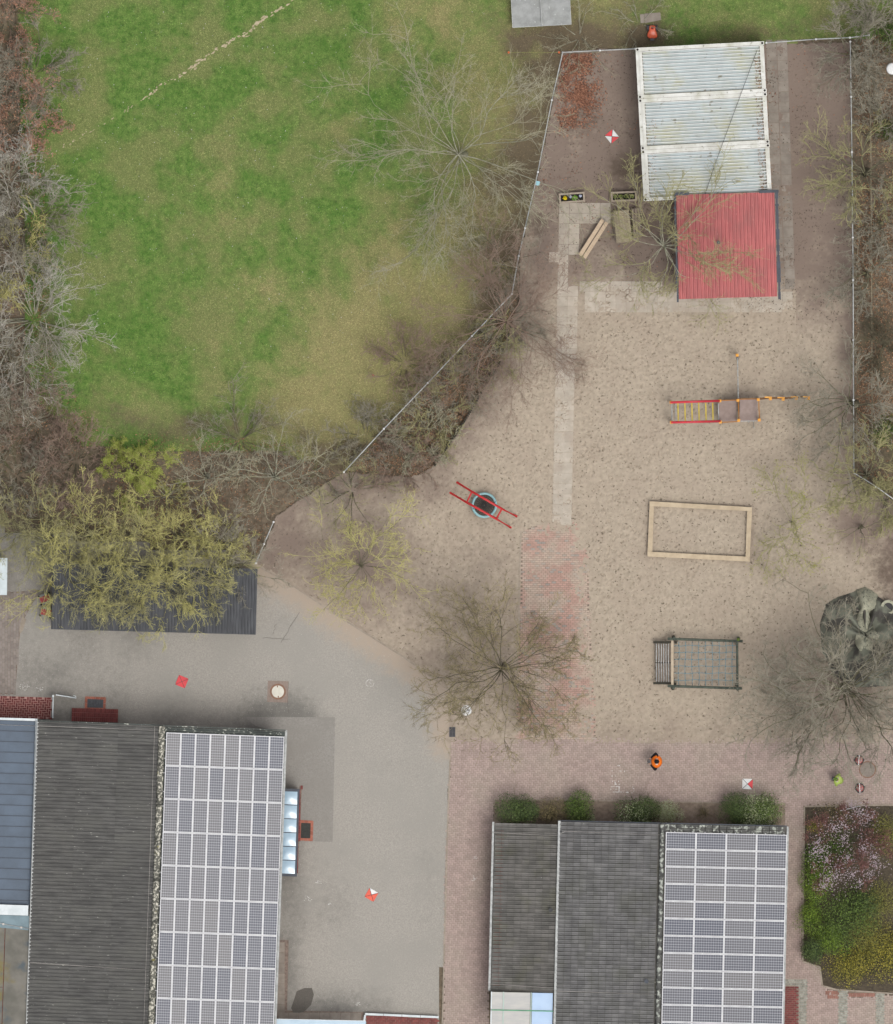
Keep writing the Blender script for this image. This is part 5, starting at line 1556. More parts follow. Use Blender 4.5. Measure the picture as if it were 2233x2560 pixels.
smudge('white chalk scrawl on the brick strip beside the tiled lean-to', [(1185, 2196, 10), (1189, 2145, 5)], .037)
smudge('small white smudge on the asphalt at the slab strip', [(895, 2510, 7)])
smudge('pale washed out smudges on the asphalt near the clinker walk', [(60, 1715, 14), (100, 1722, 10), (18, 1730, 12)])

# toy vehicles, van roof, gate, cones, lamp
M_toyred = mat('toy_red', C(186, 44, 44), C(166, 36, 38), 4, 3, rough=.35)
M_toygrey = mat('toy_grey', C(150, 152, 148), C(134, 136, 132), 4, 3, rough=.5)
def trike(label, x, y, rot):
    t = Thing('toy_vehicle', label, 'toy vehicle', x, y, .02, rot, 'toy vehicles beside the shed')
    t.part('load_bed', MB().box((0, .19, .3), (.38, .1, .06)), M_toygrey)
    t.part('load_bed', MB().box((0, -.19, .3), (.38, .1, .06)), M_toygrey)
    t.part('seat', MB().box((-.05, 0, .33), (.34, .26, .07)).box((-.2, 0, .42), (.05, .24, .16)), M_toyred)
    t.part('steering', MB().tube([(.17, 0, .3), (.14, 0, .55)], .02, 8).tube([(.14, -.13, .55), (.14, .13, .55)], .022, 8), M_toyred)
    for sx in (-.16, .2):
        for sy in (-.2, .2):
            t.part('wheel', MB().tube([(sx, sy - .03, .12), (sx, sy + .03, .12)], .12, 14), M_blk)
    t.part('chassis', MB().box((.02, 0, .22), (.44, .3, .06)), M_toyred)
trike('red and grey ride-on toy tilted beneath the overhanging twigs', 112, 1497, math.radians(20))
trike('red and grey ride-on toy beside the shed roof corner', 115, 1531, math.radians(-12))
M_van = mat('van_white', C(216, 228, 232), C(196, 208, 210), 1.5, 6, rough=.4, big=(C(196, 196, 178), .9, .55, .75, .6))
vn = Thing('trailer', 'white flat topped trailer edge beside the shed trees', 'trailer', -10, 1441, 0, math.radians(-.6))
vn.part('box_body', MB().box((0, 0, 1.25), (1.02, 1.70, 1.3)), M_van)
vn.part('roof', MB().box((0, 0, 1.93), (1.06, 1.74, .06)), M_van)
for sy in (-1, 1):
    for sx in (-1, 1):
        vn.part('wheel', MB().tube([(sx * .45, sy * .5, .3), (sx * .32, sy * .5, .3)], .3, 16), M_blk)
vn.part('chassis', MB().box((0, 0, .52), (.8, 1.5, .16)), M_dark)
gt = Thing('yard_gate', 'white tubular gate standing open beside the clinker walk', 'gate', 133, 1740)
gt.part('post', MB().box((.0, .0, .6), (.09, .09, 1.2)), M_parapet)
gt.part('rail', MB().tube([gt.l(133, 1742, 1.1), gt.l(132, 1795, 1.1)], .03, 8), M_parapet)
gt.part('post', MB().box(gt.l(132, 1794, .55)[:2] + (.55,), (.07, .07, 1.1)), M_parapet)
for k in range(10):
    a = gt.l(133 - .1 * k, 1745 + 5 * k, 0)
    gt.part('picket', MB().tube([(a[0], a[1], .1), (a[0], a[1], 1.1)], .01, 6), M_parapet)
gt.part('gate_rail', MB().tube([gt.l(140, 1737, 1.1), gt.l(190, 1745, 1.1)], .03, 8), M_parapet)
gt.part('gate_rail', MB().tube([gt.l(140, 1737, .25), gt.l(190, 1745, .25)], .025, 8), M_parapet)
gt.part('gate_latch', MB().tube([gt.l(184, 1739, 1.12), gt.l(190, 1741, 1.12), gt.l(190, 1746, 1.12)], .02, 8), M_parapet)
for k in range(11):
    a = gt.l(141 + 4.8 * k, 1737.3 + .77 * k, 0)
    gt.part('picket', MB().tube([(a[0], a[1], .25), (a[0], a[1], 1.1)], .012, 6), M_log)
M_cone = mat('cone_red', C(246, 92, 80), C(234, 78, 66), 4, 3, rough=.45)
def cone(label, x, y, rot, bar):
    t = Thing('traffic_cone', label, 'traffic cone', x, y, .03, rot, 'traffic cones')
    t.part('foot_plate', MB().cyl((0, 0), .255, 0, .05, 6), M_blk)
    segs = ((.175, .05, .14, .22, M_cone), (.14, .22, .115, .34, M_white), (.115, .34, .085, .48, M_cone), (.085, .48, .062, .58, M_white), (.062, .58, .03, .74, M_cone))
    for (r0, z0, r1, z1, m) in segs:
        t.part('cone_band', MB().cyl((0, 0), r0, z0, z1, 20, r1), m)
    t.part('cross_bar', MB().beam((-.03, -.22, .76), (.01, .22, .76), .035, .03), M_white)
cone('red and white traffic cone with white bar beside the round manhole ring', 2148, 1900, math.radians(0), 0)
cone('red and white traffic cone with white bar at the blossoming tree', 2150, 1970, math.radians(8), 0)
lp = Thing('globe_lamp', 'white round lamp head standing in the hedge strip', 'lamp', 2231, 172)
lp.part('pole', MB().tube([(0, 0, 0), (0, 0, 3.2)], .04, 10), M_galv)
lp.part('lamp_head', MB().cyl((0, 0), .29, 3.2, 3.28, 28, .24).ball((0, 0, 3.26), .28, .28, .07, 24, 7), M_white)
# log edging of the shrub bed
le = Thing('log_palisade', 'row of short upright logs edging the shrub bed', 'edging', 1170, 1040)
pl = [(1250, 905), (1170, 1040), (1085, 1168)]
lgm = MB().cyl((0, 0), .05, 0, .34, 8).mesh('log', M_logd)
for a, b in zip(pl[:-1], pl[1:]):
    n = int(math.hypot(b[0] - a[0], b[1] - a[1]) / 5.6)
    for k in range(n):
        o = bpy.data.objects.new('log', lgm)
        o.location = le.l(a[0] + (b[0] - a[0]) * k / n, a[1] + (b[1] - a[1]) * k / n, random.Random(k).uniform(-.05, .02)); link(o, le.o)
# slim rail in the bed
single('metal_bar', MB().tube([(-.4, 0, .45), (.55, .14, .5)], .02, 8), M_galv, 'thin galvanised bar slanting out beside the blossoming tree', 'bar', P(2122, 2025), .1)
# hedge strip pole line
single('wooden_rail', MB().tube([P(2176, 190, .9), P(2179, 640, .95), P(2181, 1130, .9)], .03, 8), M_picnic, 'long thin wooden rail running through the hedge strip', 'rail', (0, 0, 0))

# ------------------------------------------------------------------ trees and shrubs
def bark(name, a, b, big=None):
    return mat(name, C(*a), C(*b), attr='rnd', rough=.9, vary=.18, big=big)
K_pale = bark('bark_pale', (204, 199, 174), (146, 142, 114))
K_grey = bark('bark_grey', (186, 180, 162), (126, 120, 102))
K_white = bark('bark_white', (220, 215, 203), (160, 155, 140))
K_red = bark('bark_redbrown', (178, 154, 138), (132, 112, 98))
K_dark = bark('bark_dark', (120, 112, 90), (92, 86, 68))
K_lich = bark('bark_lichen', (116, 102, 90), (162, 152, 104))
K_yel = bark('bark_yellow', (232, 224, 152), (176, 172, 104))
K_yel2 = bark('bark_olive', (198, 193, 142), (140, 136, 94))
K_trunk = mat('trunk_bark', C(134, 128, 104), C(98, 94, 76), 6, 6, big=(C(120, 124, 72), 2, .5, .7, .7), bump=.5)
K_trunk_pale = mat('trunk_bark_pale', C(188, 186, 166), C(140, 138, 116), 6, 6, big=(C(150, 150, 100), 2, .5, .7, .6), bump=.4)

def paths_from(r, p0, d0, ln, k, wob, up):
    """random-walk polylines; p0,d0 (B,3), ln (B,) -> (B,k+1,3)"""
    B = len(p0)
    out = np.zeros((B, k + 1, 3)); out[:, 0] = p0
    d = d0 / (np.linalg.norm(d0, axis=1, keepdims=True) + 1e-9)
    for i in range(k):
        d = d + r.normal(0, wob, (B, 3)); d[:, 2] += up
        d /= np.linalg.norm(d, axis=1, keepdims=True)
        out[:, i + 1] = out[:, i] + d * (ln / k)[:, None]
    return out

def spawn(r, pa, rad, ln, n, t0, t1, lf, ang, k, wob, up, drop=.55):
    B, kk, _ = pa.shape; kk -= 1
    t = r.uniform(t0, t1, (B, n)); t[:, 0] = r.uniform(.9, 1.0, B)
    f = np.clip(t * kk, 0, kk - 1e-4); i = f.astype(int); fr = (f - i)[..., None]
    bi = np.arange(B)[:, None]
    a, b = pa[bi, i], pa[bi, i + 1]
    p = (a + (b - a) * fr).reshape(-1, 3)
    d = (b - a).reshape(-1, 3); d /= np.linalg.norm(d, axis=1, keepdims=True) + 1e-9
    q = r.normal(0, 1, d.shape); q -= d * (q * d).sum(1, keepdims=True); q /= np.linalg.norm(q, axis=1, keepdims=True) + 1e-9
    an = np.abs(r.normal(ang, ang * .35, len(d)))[:, None]
    nd = d * np.cos(an) + q * np.sin(an)
    tt = t.reshape(-1)
    L = np.repeat(ln, n) * lf * r.uniform(.55, 1.25, len(tt)) * (1 - .35 * tt)
    R_ = np.repeat(rad, n) * (1 - drop * tt) * .62
    return paths_from(r, p, nd, L, k, wob, up), R_, L

def seg_mesh(groups, r, tips=None):
    """tapered prisms along every polyline of every group; tips: single pointed twigs"""
    V, Q, RN = [], [], []
    base = 0
    for (pa, rad, sd) in groups + ([(tips[0], tips[1], 3)] if tips else []):
        B, kk, _ = pa.shape
        pointed = kk == 2
        ta = np.linspace(1, .42, kk)
        R_ = np.maximum(rad[:, None] * ta[None], .0028)
        d = np.zeros_like(pa); d[:, 1:-1] = pa[:, 2:] - pa[:, :-2]; d[:, 0] = pa[:, 1] - pa[:, 0]; d[:, -1] = pa[:, -1] - pa[:, -2]
        d /= np.linalg.norm(d, axis=2, keepdims=True) + 1e-9
        ref = np.where(np.abs(d[..., 2:3]) < .9, np.array([0, 0, 1.0]), np.array([0, 1.0, 0]))
        a = np.cross(d, ref); a /= np.linalg.norm(a, axis=2, keepdims=True) + 1e-9
        b = np.cross(d, a)
        th = np.arange(sd) * 2 * np.pi / sd
        ring = pa[:, :, None] + (a[:, :, None] * np.cos(th)[None, None, :, None] + b[:, :, None] * np.sin(th)[None, None, :, None]) * R_[:, :, None, None]
        if pointed:
            v = np.concatenate([ring[:, 0], pa[:, 1:2]], 1)
            V.append(v.reshape(-1, 3))
            i0 = base + np.arange(B)[:, None] * 4
            Q.append(np.concatenate([i0 + np.array([[k, (k + 1) % 3, 3]]) for k in range(3)], 0))
            RN.append(np.repeat(r.random(B), 4)); base += B * 4
            continue
        V.append(ring.reshape(-1, 3))
        idx = base + np.arange(B * kk * sd).reshape(B, kk, sd)
        nx = np.roll(idx, -1, 2)
        A_, B_, C_, D_ = idx[:, :-1].ravel(), nx[:, :-1].ravel(), nx[:, 1:].ravel(), idx[:, 1:].ravel()
        Q += [np.stack([A_, B_, C_], 1), np.stack([A_, C_, D_], 1)]
        RN.append(np.repeat(r.random(B), kk * sd)); base += B * kk * sd
    return np.concatenate(V), np.concatenate(Q), np.concatenate(RN)

SEG = 0
def tree(label, px, py, R, H, kind=K_grey, trunk=K_trunk, seed=1, limbs=9, n2=6, n3=5, n4=4, fine=.006, lean=(0, 0), elev=(.15, .9), rt=None, stems=1, name='tree', cat='tree',
         group=None, up=.02, wob=.16, leaves=None, low=.28, z0=-.05, spread=None, squash=(1, 1), tr=None, ang=.6):
    """tapered trunk(s), limbs, branches and twigs; crown radius R pixels, height H metres"""
    global SEG
    r = np.random.default_rng(seed * 17 + 3)
    Rm = R * S
    t = Thing(name, label, cat, px, py, z0, 0, group)
    tr = tr or max(.05, .018 * H + .02 * Rm)
    th = H * low
    if stems == 1:
        b0 = np.zeros((1, 3)); d0 = np.array([[lean[0] * S * .25, lean[1] * S * -.25, th]])
        P0 = paths_from(r, b0, d0, np.array([np.linalg.norm(d0)]), 4, .05, .03); r0 = np.array([tr])
        az = np.arange(limbs) * 2 * np.pi / limbs + r.normal(0, .28, limbs)
        el = r.uniform(elev[0], elev[1], limbs)
        tt = r.uniform(.62, 1.0, limbs); ii = np.minimum((tt * 4).astype(int), 3)
        st_ = P0[0][ii] + (P0[0][ii + 1] - P0[0][ii]) * (tt * 4 - ii)[:, None]
        d1 = np.stack([np.cos(az) * np.cos(el) * squash[0] + lean[0] * S / Rm * .5, np.sin(az) * np.cos(el) * squash[1] - lean[1] * S / Rm * .5, np.sin(el)], 1)
        L1 = np.minimum(Rm / np.maximum(np.cos(el), .35), (H - th) / np.maximum(np.sin(el), .25)) * r.uniform(.62, .95, limbs)
        P1 = paths_from(r, st_, d1, L1, 8, .2, up); R1 = np.full(limbs, tr * .17) * r.uniform(.6, 1.1, limbs)
        low_groups = [(P0, r0, 8), (P1, R1, 6)]
    else:
        az = np.arange(stems) * 2 * np.pi / stems + r.normal(0, .4, stems); el = r.uniform(elev[0], elev[1], stems)
        st_ = np.stack([np.cos(az), np.sin(az), np.zeros(stems)], 1) * (spread or .12) * r.uniform(.2, 1.3, stems)[:, None]
        d1 = np.stack([np.cos(az) * np.cos(el) * squash[0] + lean[0] * S / Rm * .5, np.sin(az) * np.cos(el) * squash[1] - lean[1] * S / Rm * .5, np.sin(el)], 1)
        L1 = np.minimum(Rm / np.maximum(np.cos(el), .35), H / np.maximum(np.sin(el), .25)) * r.uniform(.6, .95, stems)
        P1 = paths_from(r, st_, d1, L1, 6, .12, up); R1 = np.full(stems, tr * .22) * r.uniform(.6, 1.1, stems)
        low_groups = [(P1, R1, 5)]
    P2, R2_, L2 = spawn(r, P1, R1, L1, n2, .22, .98, .46, ang, 4, wob, up)
    P3, R3, L3 = spawn(r, P2, R2_, L2, n3, .2, 1.0, .58, ang * 1.1, 2, wob * 1.4, up)
    hi = [(P2, np.maximum(R2_, fine * 1.6), 4), (P3, np.maximum(R3, fine * 1.15), 3)]
    last = P3
    tips = None
    if n4:
        P4, R4, L4 = spawn(r, P3, R3, L3, n4 + 1, .12, 1.0, .62, ang * 1.15, 1, wob * 1.2, up)
        tips = (P4, np.maximum(R4, fine * 1.05)); last = P4
    v, q, rn = seg_mesh(low_groups, r)
    np_obj('trunk', v, q, trunk, t.o, {'rnd': rn}, True)
    v, q, rn = seg_mesh(hi, r, tips)
    v[:, 2] = np.maximum(v[:, 2], .03)
    SEG += len(q)
    np_obj('crown', v, q, kind, t.o, {'rnd': rn})
    if leaves:
        ml, nl, size = leaves
        pts = np.concatenate([last[:, -1], last[:, 1]]); pts = pts[r.integers(0, len(pts), nl)] + r.normal(0, .05, (nl, 3))
        pts[:, 2] = np.maximum(pts[:, 2], .05)
        v, q, rn = leaf_arrays(pts, size, .6, .6, r)
        np_obj('foliage', v, q, ml, t.o, {'rnd': rn})
    return t

M_beech = mat('beech_leaf', C(200, 160, 134), C(158, 112, 88), attr='rnd', rough=.7, vary=.22)
M_yleaf = mat('young_leaf', C(186, 194, 96), C(140, 152, 66), attr='rnd', rough=.7, vary=.2)
M_bud = mat('yellow_bud', C(196, 196, 90), C(150, 150, 66), attr='rnd', vary=.2)

# trees standing in the yard
tree('large pale barked bare tree spreading over the lawn beside the bent fence', 1165, 385, 345, 10, K_pale, K_trunk_pale, 3, limbs=22, n2=8, n3=6, n4=4, fine=.008, elev=(.05, .8), lean=(-100, 0), low=.2, tr=.15)
tree('bare tree with fine red brown twigs reaching over the slab walk', 1255, 790, 265, 9, K_red, K_red, 5, limbs=26, n2=8, n3=7, n4=7, fine=.006, elev=(.0, .8), lean=(60, 40), low=.22, tr=.13)
tree('dark limbed bare tree with yellow lichen beside the brick walk', 1262, 1662, 228, 9, K_lich, K_dark, 8, limbs=28, n2=8, n3=7, n4=8, fine=.0072, elev=(.05, 1.0), low=.28, tr=.14, wob=.22)
tree('dense grey green bare tree beside the climbing rock', 2112, 1715, 250, 9, K_grey, K_trunk, 12, limbs=34, n2=8, n3=7, n4=5, fine=.0115, elev=(.0, 1.1), low=.22, tr=.2, wob=.22)
tree('yellow green twigged tree at the edge of sand and asphalt', 905, 1415, 170, 7, K_yel, K_trunk, 14, limbs=20, n2=7, n3=5, n4=5, fine=.0068, elev=(.1, 1.0), low=.28, squash=(.8, 1.1), tr=.09, leaves=(M_bud, 1200, (.03, .06)))
tree('slender tree with sparse yellow twigs beside the sandbox', 1985, 1310, 165, 6.5, K_yel2, K_yel2, 16, limbs=12, n2=6, n3=5, n4=4, fine=.0095, elev=(.1, .9), squash=(.55, 1.15), tr=.08, leaves=(M_bud, 900, (.03, .06)))
tree('small mossy tree near the far sand edge by the angled fence', 2155, 1318, 85, 4, K_yel2, K_trunk, 18, limbs=7, n2=5, n3=4, n4=2, fine=.006)
tree('bare tree spreading its twigs over the red roof', 1650, 605, 215, 8.5, K_yel2, K_trunk_pale, 21, limbs=20, n2=7, n3=6, n4=4, fine=.009, elev=(.2, .9), low=.36, lean=(20, 10), tr=.12)
# long fence and hedge strip
G_h = 'bare trees of the hedge strip'
for k, (x, y, R, H, kd, lb, ln) in enumerate((
        (2135, 140, 125, 6, K_grey, 'bare tree at the hedge corner above the slab apron', (-10, 0)),
        (2170, 430, 190, 7, K_yel2, 'broad yellow grey bare tree overhanging the long fence', (-35, 0)),
        (2168, 690, 110, 5, K_grey, 'pollarded bare tree with cut pale stump in the hedge strip', (-10, 0)),
        (2142, 1010, 170, 6, K_grey, 'bare tree whose fine twigs hang over the sand by the fence', (-45, -10)),
        (2168, 1185, 140, 6, K_yel2, 'green barked tree at the end of the long fence', (-15, 10)),
        (2195, 60, 130, 5, K_grey, 'grey green thicket at the lawn corner above the hedge strip', (0, 0)),
        (2205, 560, 90, 4, K_grey, 'low twiggy shrub in the middle of the hedge strip', (0, 0)),
        (2215, 860, 95, 4, K_dark, 'dark twiggy shrub behind the wooden rail', (0, 0)),
        (2210, 300, 90, 4, K_grey, 'twiggy shrub near the white globe lamp', (0, 0)),
        (2215, 1260, 95, 5, K_yel2, 'green barked shrub behind the angled fence', (0, 0)))):
    tree(lb, x, y, R, H, kd, K_trunk, 30 + k, limbs=17, n2=7, n3=6, n4=4, fine=.0105, elev=(.15, .9), lean=ln, name='hedge_tree', group=G_h)
# shrubs north of the fence
tree('thin pale shrub behind the fence near the table tennis table', 1450, 95, 110, 3, K_pale, K_trunk_pale, 51, stems=9, n2=5, n3=4, n4=2, fine=.006, elev=(.2, 1.1), name='bare_shrub', cat='shrub')
tree('thin pale shrub around the slabs at the robot mower', 1600, 60, 100, 2.5, K_pale, K_trunk_pale, 52, stems=9, n2=5, n3=4, n4=2, fine=.006, elev=(.2, 1.0), name='bare_shrub', cat='shrub')
tree('brown twigged shrub on the lawn side of the fence bend', 1250, 660, 130, 3.5, K_grey, K_dark, 53, stems=12, n2=6, n3=5, n4=3, fine=.006, elev=(.25, 1.1), name='bare_shrub', cat='shrub')
# left border of the lawn
G_l = 'shrubs along the lawn border'
for k, (x, y, R, H, kd, lb, lv, st_) in enumerate((
        (15, 45, 85, 5, K_red, 'beech holding pale brown leaves at the lawn corner', (M_beech, 2600, (.05, .09)), 8),
        (85, 185, 110, 4, K_grey, 'grey twiggy shrub between two leafy beeches', None, 16),
        (50, 300, 100, 5, K_red, 'beech holding rust brown leaves between grey shrubs', (M_beech, 3800, (.05, .1)), 9),
        (25, 450, 110, 4.5, K_white, 'whitish dense shrub below the rust leaved beech', None, 18),
        (75, 545, 130, 4.5, K_grey, 'grey green tangled shrub with long twigs over the lawn', None, 18),
        (25, 650, 95, 5, K_yel, 'yellowish twigged tree in the lawn border', None, 10),
        (85, 800, 190, 6, K_white, 'large whitish bare tree reaching out over the lawn', None, 15),
        (30, 930, 130, 5, K_grey, 'grey mossy shrub below the large whitish tree', None, 14),
        (95, 1060, 110, 3, K_red, 'low brown shrub at the bottom corner of the lawn', None, 14),
        (40, 1190, 120, 4, K_grey, 'grey bare shrub above the shed trees', None, 14),
        (190, 1150, 110, 3, K_red, 'low red brown shrub beside the yellow leafy shrub', None, 14))):
    tree(lb, x, y, R, H, kd, K_trunk if kd is not K_white else K_trunk_pale, 60 + k, stems=st_ + 10, n2=7, n3=5, n4=4, fine=.009, elev=(.15, 1.2), spread=.4, wob=.22, name='border_shrub', cat='shrub', group=G_l, leaves=lv, lean=(-8, 0))
# bottom hedge above and over the shed
tree('bright yellow green leafy shrub in the hedge above the shed', 333, 1178, 95, 3.5, K_yel, K_trunk, 81, stems=16, n2=6, n3=5, n4=3, fine=.007, elev=(.4, 1.3), name='leafy_shrub', cat='shrub', leaves=(M_yleaf, 10000, (.03, .07)))
tree('pale yellow twigged shrub beside the bright leafy shrub', 420, 1240, 60, 4, K_yel, K_trunk_pale, 82, stems=12, n2=6, n3=5, n4=3, fine=.007, elev=(.3, 1.2), name='bare_shrub', cat='shrub')
tree('grey brown bare shrub fanning out onto the lower lawn', 600, 1100, 160, 3.5, K_grey, K_trunk, 83, stems=16, n2=7, n3=5, n4=3, fine=.006, elev=(.15, 1.0), name='bare_shrub', cat='shrub', lean=(0, -20))
tree('pale crooked tree between shed and lower lawn', 690, 1195, 150, 6, K_pale, K_trunk_pale, 84, limbs=11, n2=6, n3=5, n4=3, fine=.0075, wob=.3, name='hedge_tree')
tree('pale crooked tree beside the yellow twigged shrub', 520, 1190, 130, 5, K_pale, K_trunk_pale, 85, limbs=10, n2=6, n3=5, n4=3, fine=.0075, wob=.28, name='hedge_tree')
tree('yellow green shrub at the lower end of the diagonal fence', 880, 1225, 125, 4, K_yel2, K_trunk, 86, stems=12, n2=6, n3=5, n4=3, fine=.0065, elev=(.2, 1.1), name='bare_shrub', cat='shrub')
tree('grey shrub at the diagonal fence foot', 790, 1180, 100, 3.5, K_grey, K_trunk, 87, stems=12, n2=6, n3=4, n4=3, fine=.0065, elev=(.2, 1.1), name='bare_shrub', cat='shrub')
G_s = 'lichen yellow trees behind the shed'
for k, (x, y, R, H, lx_, ly_, kd, lb) in enumerate((
        (130, 1350, 130, 5.5, 0, -20, K_yel2, 'dense lichen green tree at the far corner of the shed hedge'), (230, 1345, 115, 5, 0, -25, K_yel, 'lichen yellow tree in the hedge below the bright leafy shrub'),
        (330, 1350, 110, 5, 0, -15, K_yel, 'lichen yellow tree behind the middle of the shed'), (440, 1345, 100, 5, 0, -20, K_yel, 'rounded lichen yellow tree behind the shed'),
        (550, 1360, 95, 5, 5, -15, K_yel, 'lichen yellow tree at the shed end by the fence stub'), (165, 1425, 165, 5.5, -15, 60, K_yel, 'lichen yellow tree hanging over the toy vehicles'),
        (320, 1425, 155, 5.5, 0, 60, K_yel2, 'lichen green tree trailing over the shed roof middle'), (450, 1425, 140, 5.5, 10, 60, K_yel, 'lichen yellow tree trailing over the shed roof'),
        (580, 1425, 120, 5, 5, 35, K_grey, 'grey twigged tree over the shed roof end'), (60, 1330, 110, 4.5, 0, 0, K_yel2, 'mossy green tree beside the block pavement'),
        (245, 1435, 140, 5.2, 0, 60, K_yel2, 'lichen green tree leaning over the shed roof near the toy end'), (395, 1440, 135, 5.2, 0, 60, K_yel, 'fine twigged yellow tree leaning over the shed roof'), (520, 1435, 120, 5, 0, 50, K_yel2, 'olive twigged tree leaning over the shed roof near the fence stub'))):
    tree(lb, x, y, R, H, kd, K_trunk, 90 + k, limbs=15, n2=7, n3=6, n4=5, fine=.0072, elev=(.15, 1.2), lean=(lx_, ly_), low=.42, name='hedge_tree', group=G_s, up=.0)
# diagonal bed
G_d = 'shrubs in the diagonal bed'
for k, (x, y, R, H, kd, lb) in enumerate((
        (1275, 800, 85, 3, K_grey, 'tangled grey shrub at the top of the diagonal bed'), (1210, 880, 90, 3, K_yel2, 'olive twigged shrub in the upper diagonal bed'),
        (1150, 960, 90, 2.8, K_grey, 'grey matted shrub in the middle of the diagonal bed'), (1090, 1030, 95, 2.8, K_yel2, 'mossy matted shrub in the middle of the diagonal bed'),
        (1050, 1095, 85, 2.5, K_pale, 'pale tangled shrub in the lower diagonal bed'), (1000, 1150, 85, 2.5, K_red, 'red brown shrub at the lower end of the diagonal bed'),
        (1010, 905, 95, 2.5, K_red, 'red brown twigs on the lawn side of the diagonal fence'), (920, 1090, 90, 2.5, K_grey, 'grey twigs on the lawn side of the diagonal fence foot'))):
    tree(lb, x, y, R, H, kd, K_trunk, 110 + k, stems=22, n2=7, n3=5, n4=3, fine=.0085, elev=(.15, 1.1), name='bed_shrub', cat='shrub', group=G_d, wob=.25, spread=.35)

# leafy bushes ----------------------------------------------------------
def leafmat(n, a, b, v=.25): return mat(n, C(*a), C(*b), attr='rnd', rough=.6, vary=v)
F_dark = leafmat('leaf_dark', (50, 70, 34), (98, 116, 62), .4)
F_green = leafmat('leaf_green', (54, 76, 30), (112, 134, 62), .4)
F_bright = leafmat('leaf_bright', (74, 104, 30), (128, 152, 52), .35)
F_olive = leafmat('leaf_olive', (112, 114, 52), (150, 146, 76))
F_gold = leafmat('leaf_gold', (84, 92, 36), (172, 160, 66), .4)
F_brown = leafmat('leaf_brown', (96, 88, 58), (146, 132, 92), .35)
F_plum = leafmat('leaf_plum', (96, 64, 60), (134, 94, 86))
F_white = leafmat('leaf_variegated', (206, 212, 176), (160, 172, 122), .12)
F_bloss = leafmat('blossom', (206, 190, 196), (150, 130, 138), .18)
def bush(label, px, py, R, H, fm, n, size=(.04, .08), seed=1, extra=None, squash=(1, 1), stem=K_dark, name='bush', cat='bush', group=None, lumps=7, z0=.03, hollow=.45):
    r = np.random.default_rng(seed + 500)
    t = Thing(name, label, cat, px, py, z0, 0, group)
    Rm = R * S
    # lumpy crown: several overlapping domes
    la = r.uniform(0, 2 * np.pi, lumps); ld = Rm * .5 * np.sqrt(r.random(lumps)); lr = Rm * r.uniform(.42, .62, lumps)
    lx_, ly_ = np.cos(la) * ld * squash[0], np.sin(la) * ld * squash[1]
    lz = H * r.uniform(.42, .72, lumps)
    def cloud(m, sel=None, out=1.0):
        k = r.integers(0, lumps, m) if sel is None else sel[r.integers(0, len(sel), m)]
        d = r.normal(0, 1, (m, 3)); d[:, 2] = np.abs(d[:, 2]) * 1.1 - .25; d /= np.linalg.norm(d, axis=1, keepdims=True)
        rad = (hollow + (1.04 * out - hollow) * r.random(m) ** .5) * (1 + r.normal(0, .07, m))
        p = np.stack([lx_[k] + d[:, 0] * lr[k] * rad, ly_[k] + d[:, 1] * lr[k] * rad, lz[k] + d[:, 2] * np.minimum(lr[k], H * .45) * rad], 1)
        p[:, 2] = np.clip(p[:, 2], .04, None)
        nr = d + r.normal(0, .55, (m, 3)); nr[:, 2] += .35; nr /= np.linalg.norm(nr, axis=1, keepdims=True)
        return p, nr
    p, nr = cloud(n)
    v, q, rn = leaf_arrays(p, size, .5, .55, r, nr)
    np_obj('foliage', v, q, fm, t.o, {'rnd': rn})
    if extra:
        for (em, en, es, frac) in extra:
            sel = np.arange(max(1, int(lumps * frac)))
            p, nr = cloud(en, sel, 1.12)
            p = p[p[:, 2] > np.percentile(p[:, 2], 30)]
            v, q, rn = leaf_arrays(p, es, .5, .6, r, None)
            np_obj('blossom', v, q, em, t.o, {'rnd': rn})
    ns = 10
    az = r.uniform(0, 2 * np.pi, ns); el = r.uniform(.7, 1.4, ns)
    d = np.stack([np.cos(az) * np.cos(el), np.sin(az) * np.cos(el), np.sin(el)], 1)
    P1 = paths_from(r, np.zeros((ns, 3)), d, np.full(ns, H * .8), 4, .12, .02)
    P2, R2x, L2 = spawn(r, P1, np.full(ns, .014), np.full(ns, H * .8), 5, .2, 1, .5, .6, 3, .15, .02)
    v, q, rn = seg_mesh([(P1, np.full(ns, .016), 5), (P2, np.maximum(R2x, .006), 3)], r)
    np_obj('stem', v, q, stem, t.o, {'rnd': rn})
    return t
G_b = 'bushes along the tiled block'
bush('round evergreen bush at the corner of the tiled lean-to', 1293, 2026, 60, 1.9, F_dark, 6800, (.04, .08), 1, squash=(1.05, .8), group=G_b)
bush('brownish bush beside the round evergreen', 1382, 2032, 50, 1.5, F_brown, 3600, (.03, .06), 2, group=G_b)
bush('fresh green bush behind the brownish one', 1447, 2022, 48, 1.7, F_green, 4400, (.04, .08), 3, group=G_b)
bush('low white leaved bush tucked against the tiled verge', 1468, 2047, 22, .8, F_white, 600, (.03, .06), 4, group=G_b)
bush('dark bush with a white variegated centre', 1592, 2026, 62, 1.8, F_dark, 6000, (.04, .08), 5, extra=((F_white, 900, (.04, .07), .35),), squash=(1.1, .75), group=G_b)
bush('small pale variegated bush between bare soil patches', 1678, 2038, 46, 1.2, F_white, 2400, (.03, .065), 6, extra=((F_olive, 300, (.03, .06), 1.0),), group=G_b)
bush('sparse brownish bush on bare soil', 1762, 2033, 26, .7, F_brown, 500, (.03, .05), 7, group=G_b)
bush('dark green bush next to the large variegated bush', 1842, 2030, 60, 1.8, F_dark, 6000, (.04, .08), 8, group=G_b, squash=(1, .85))
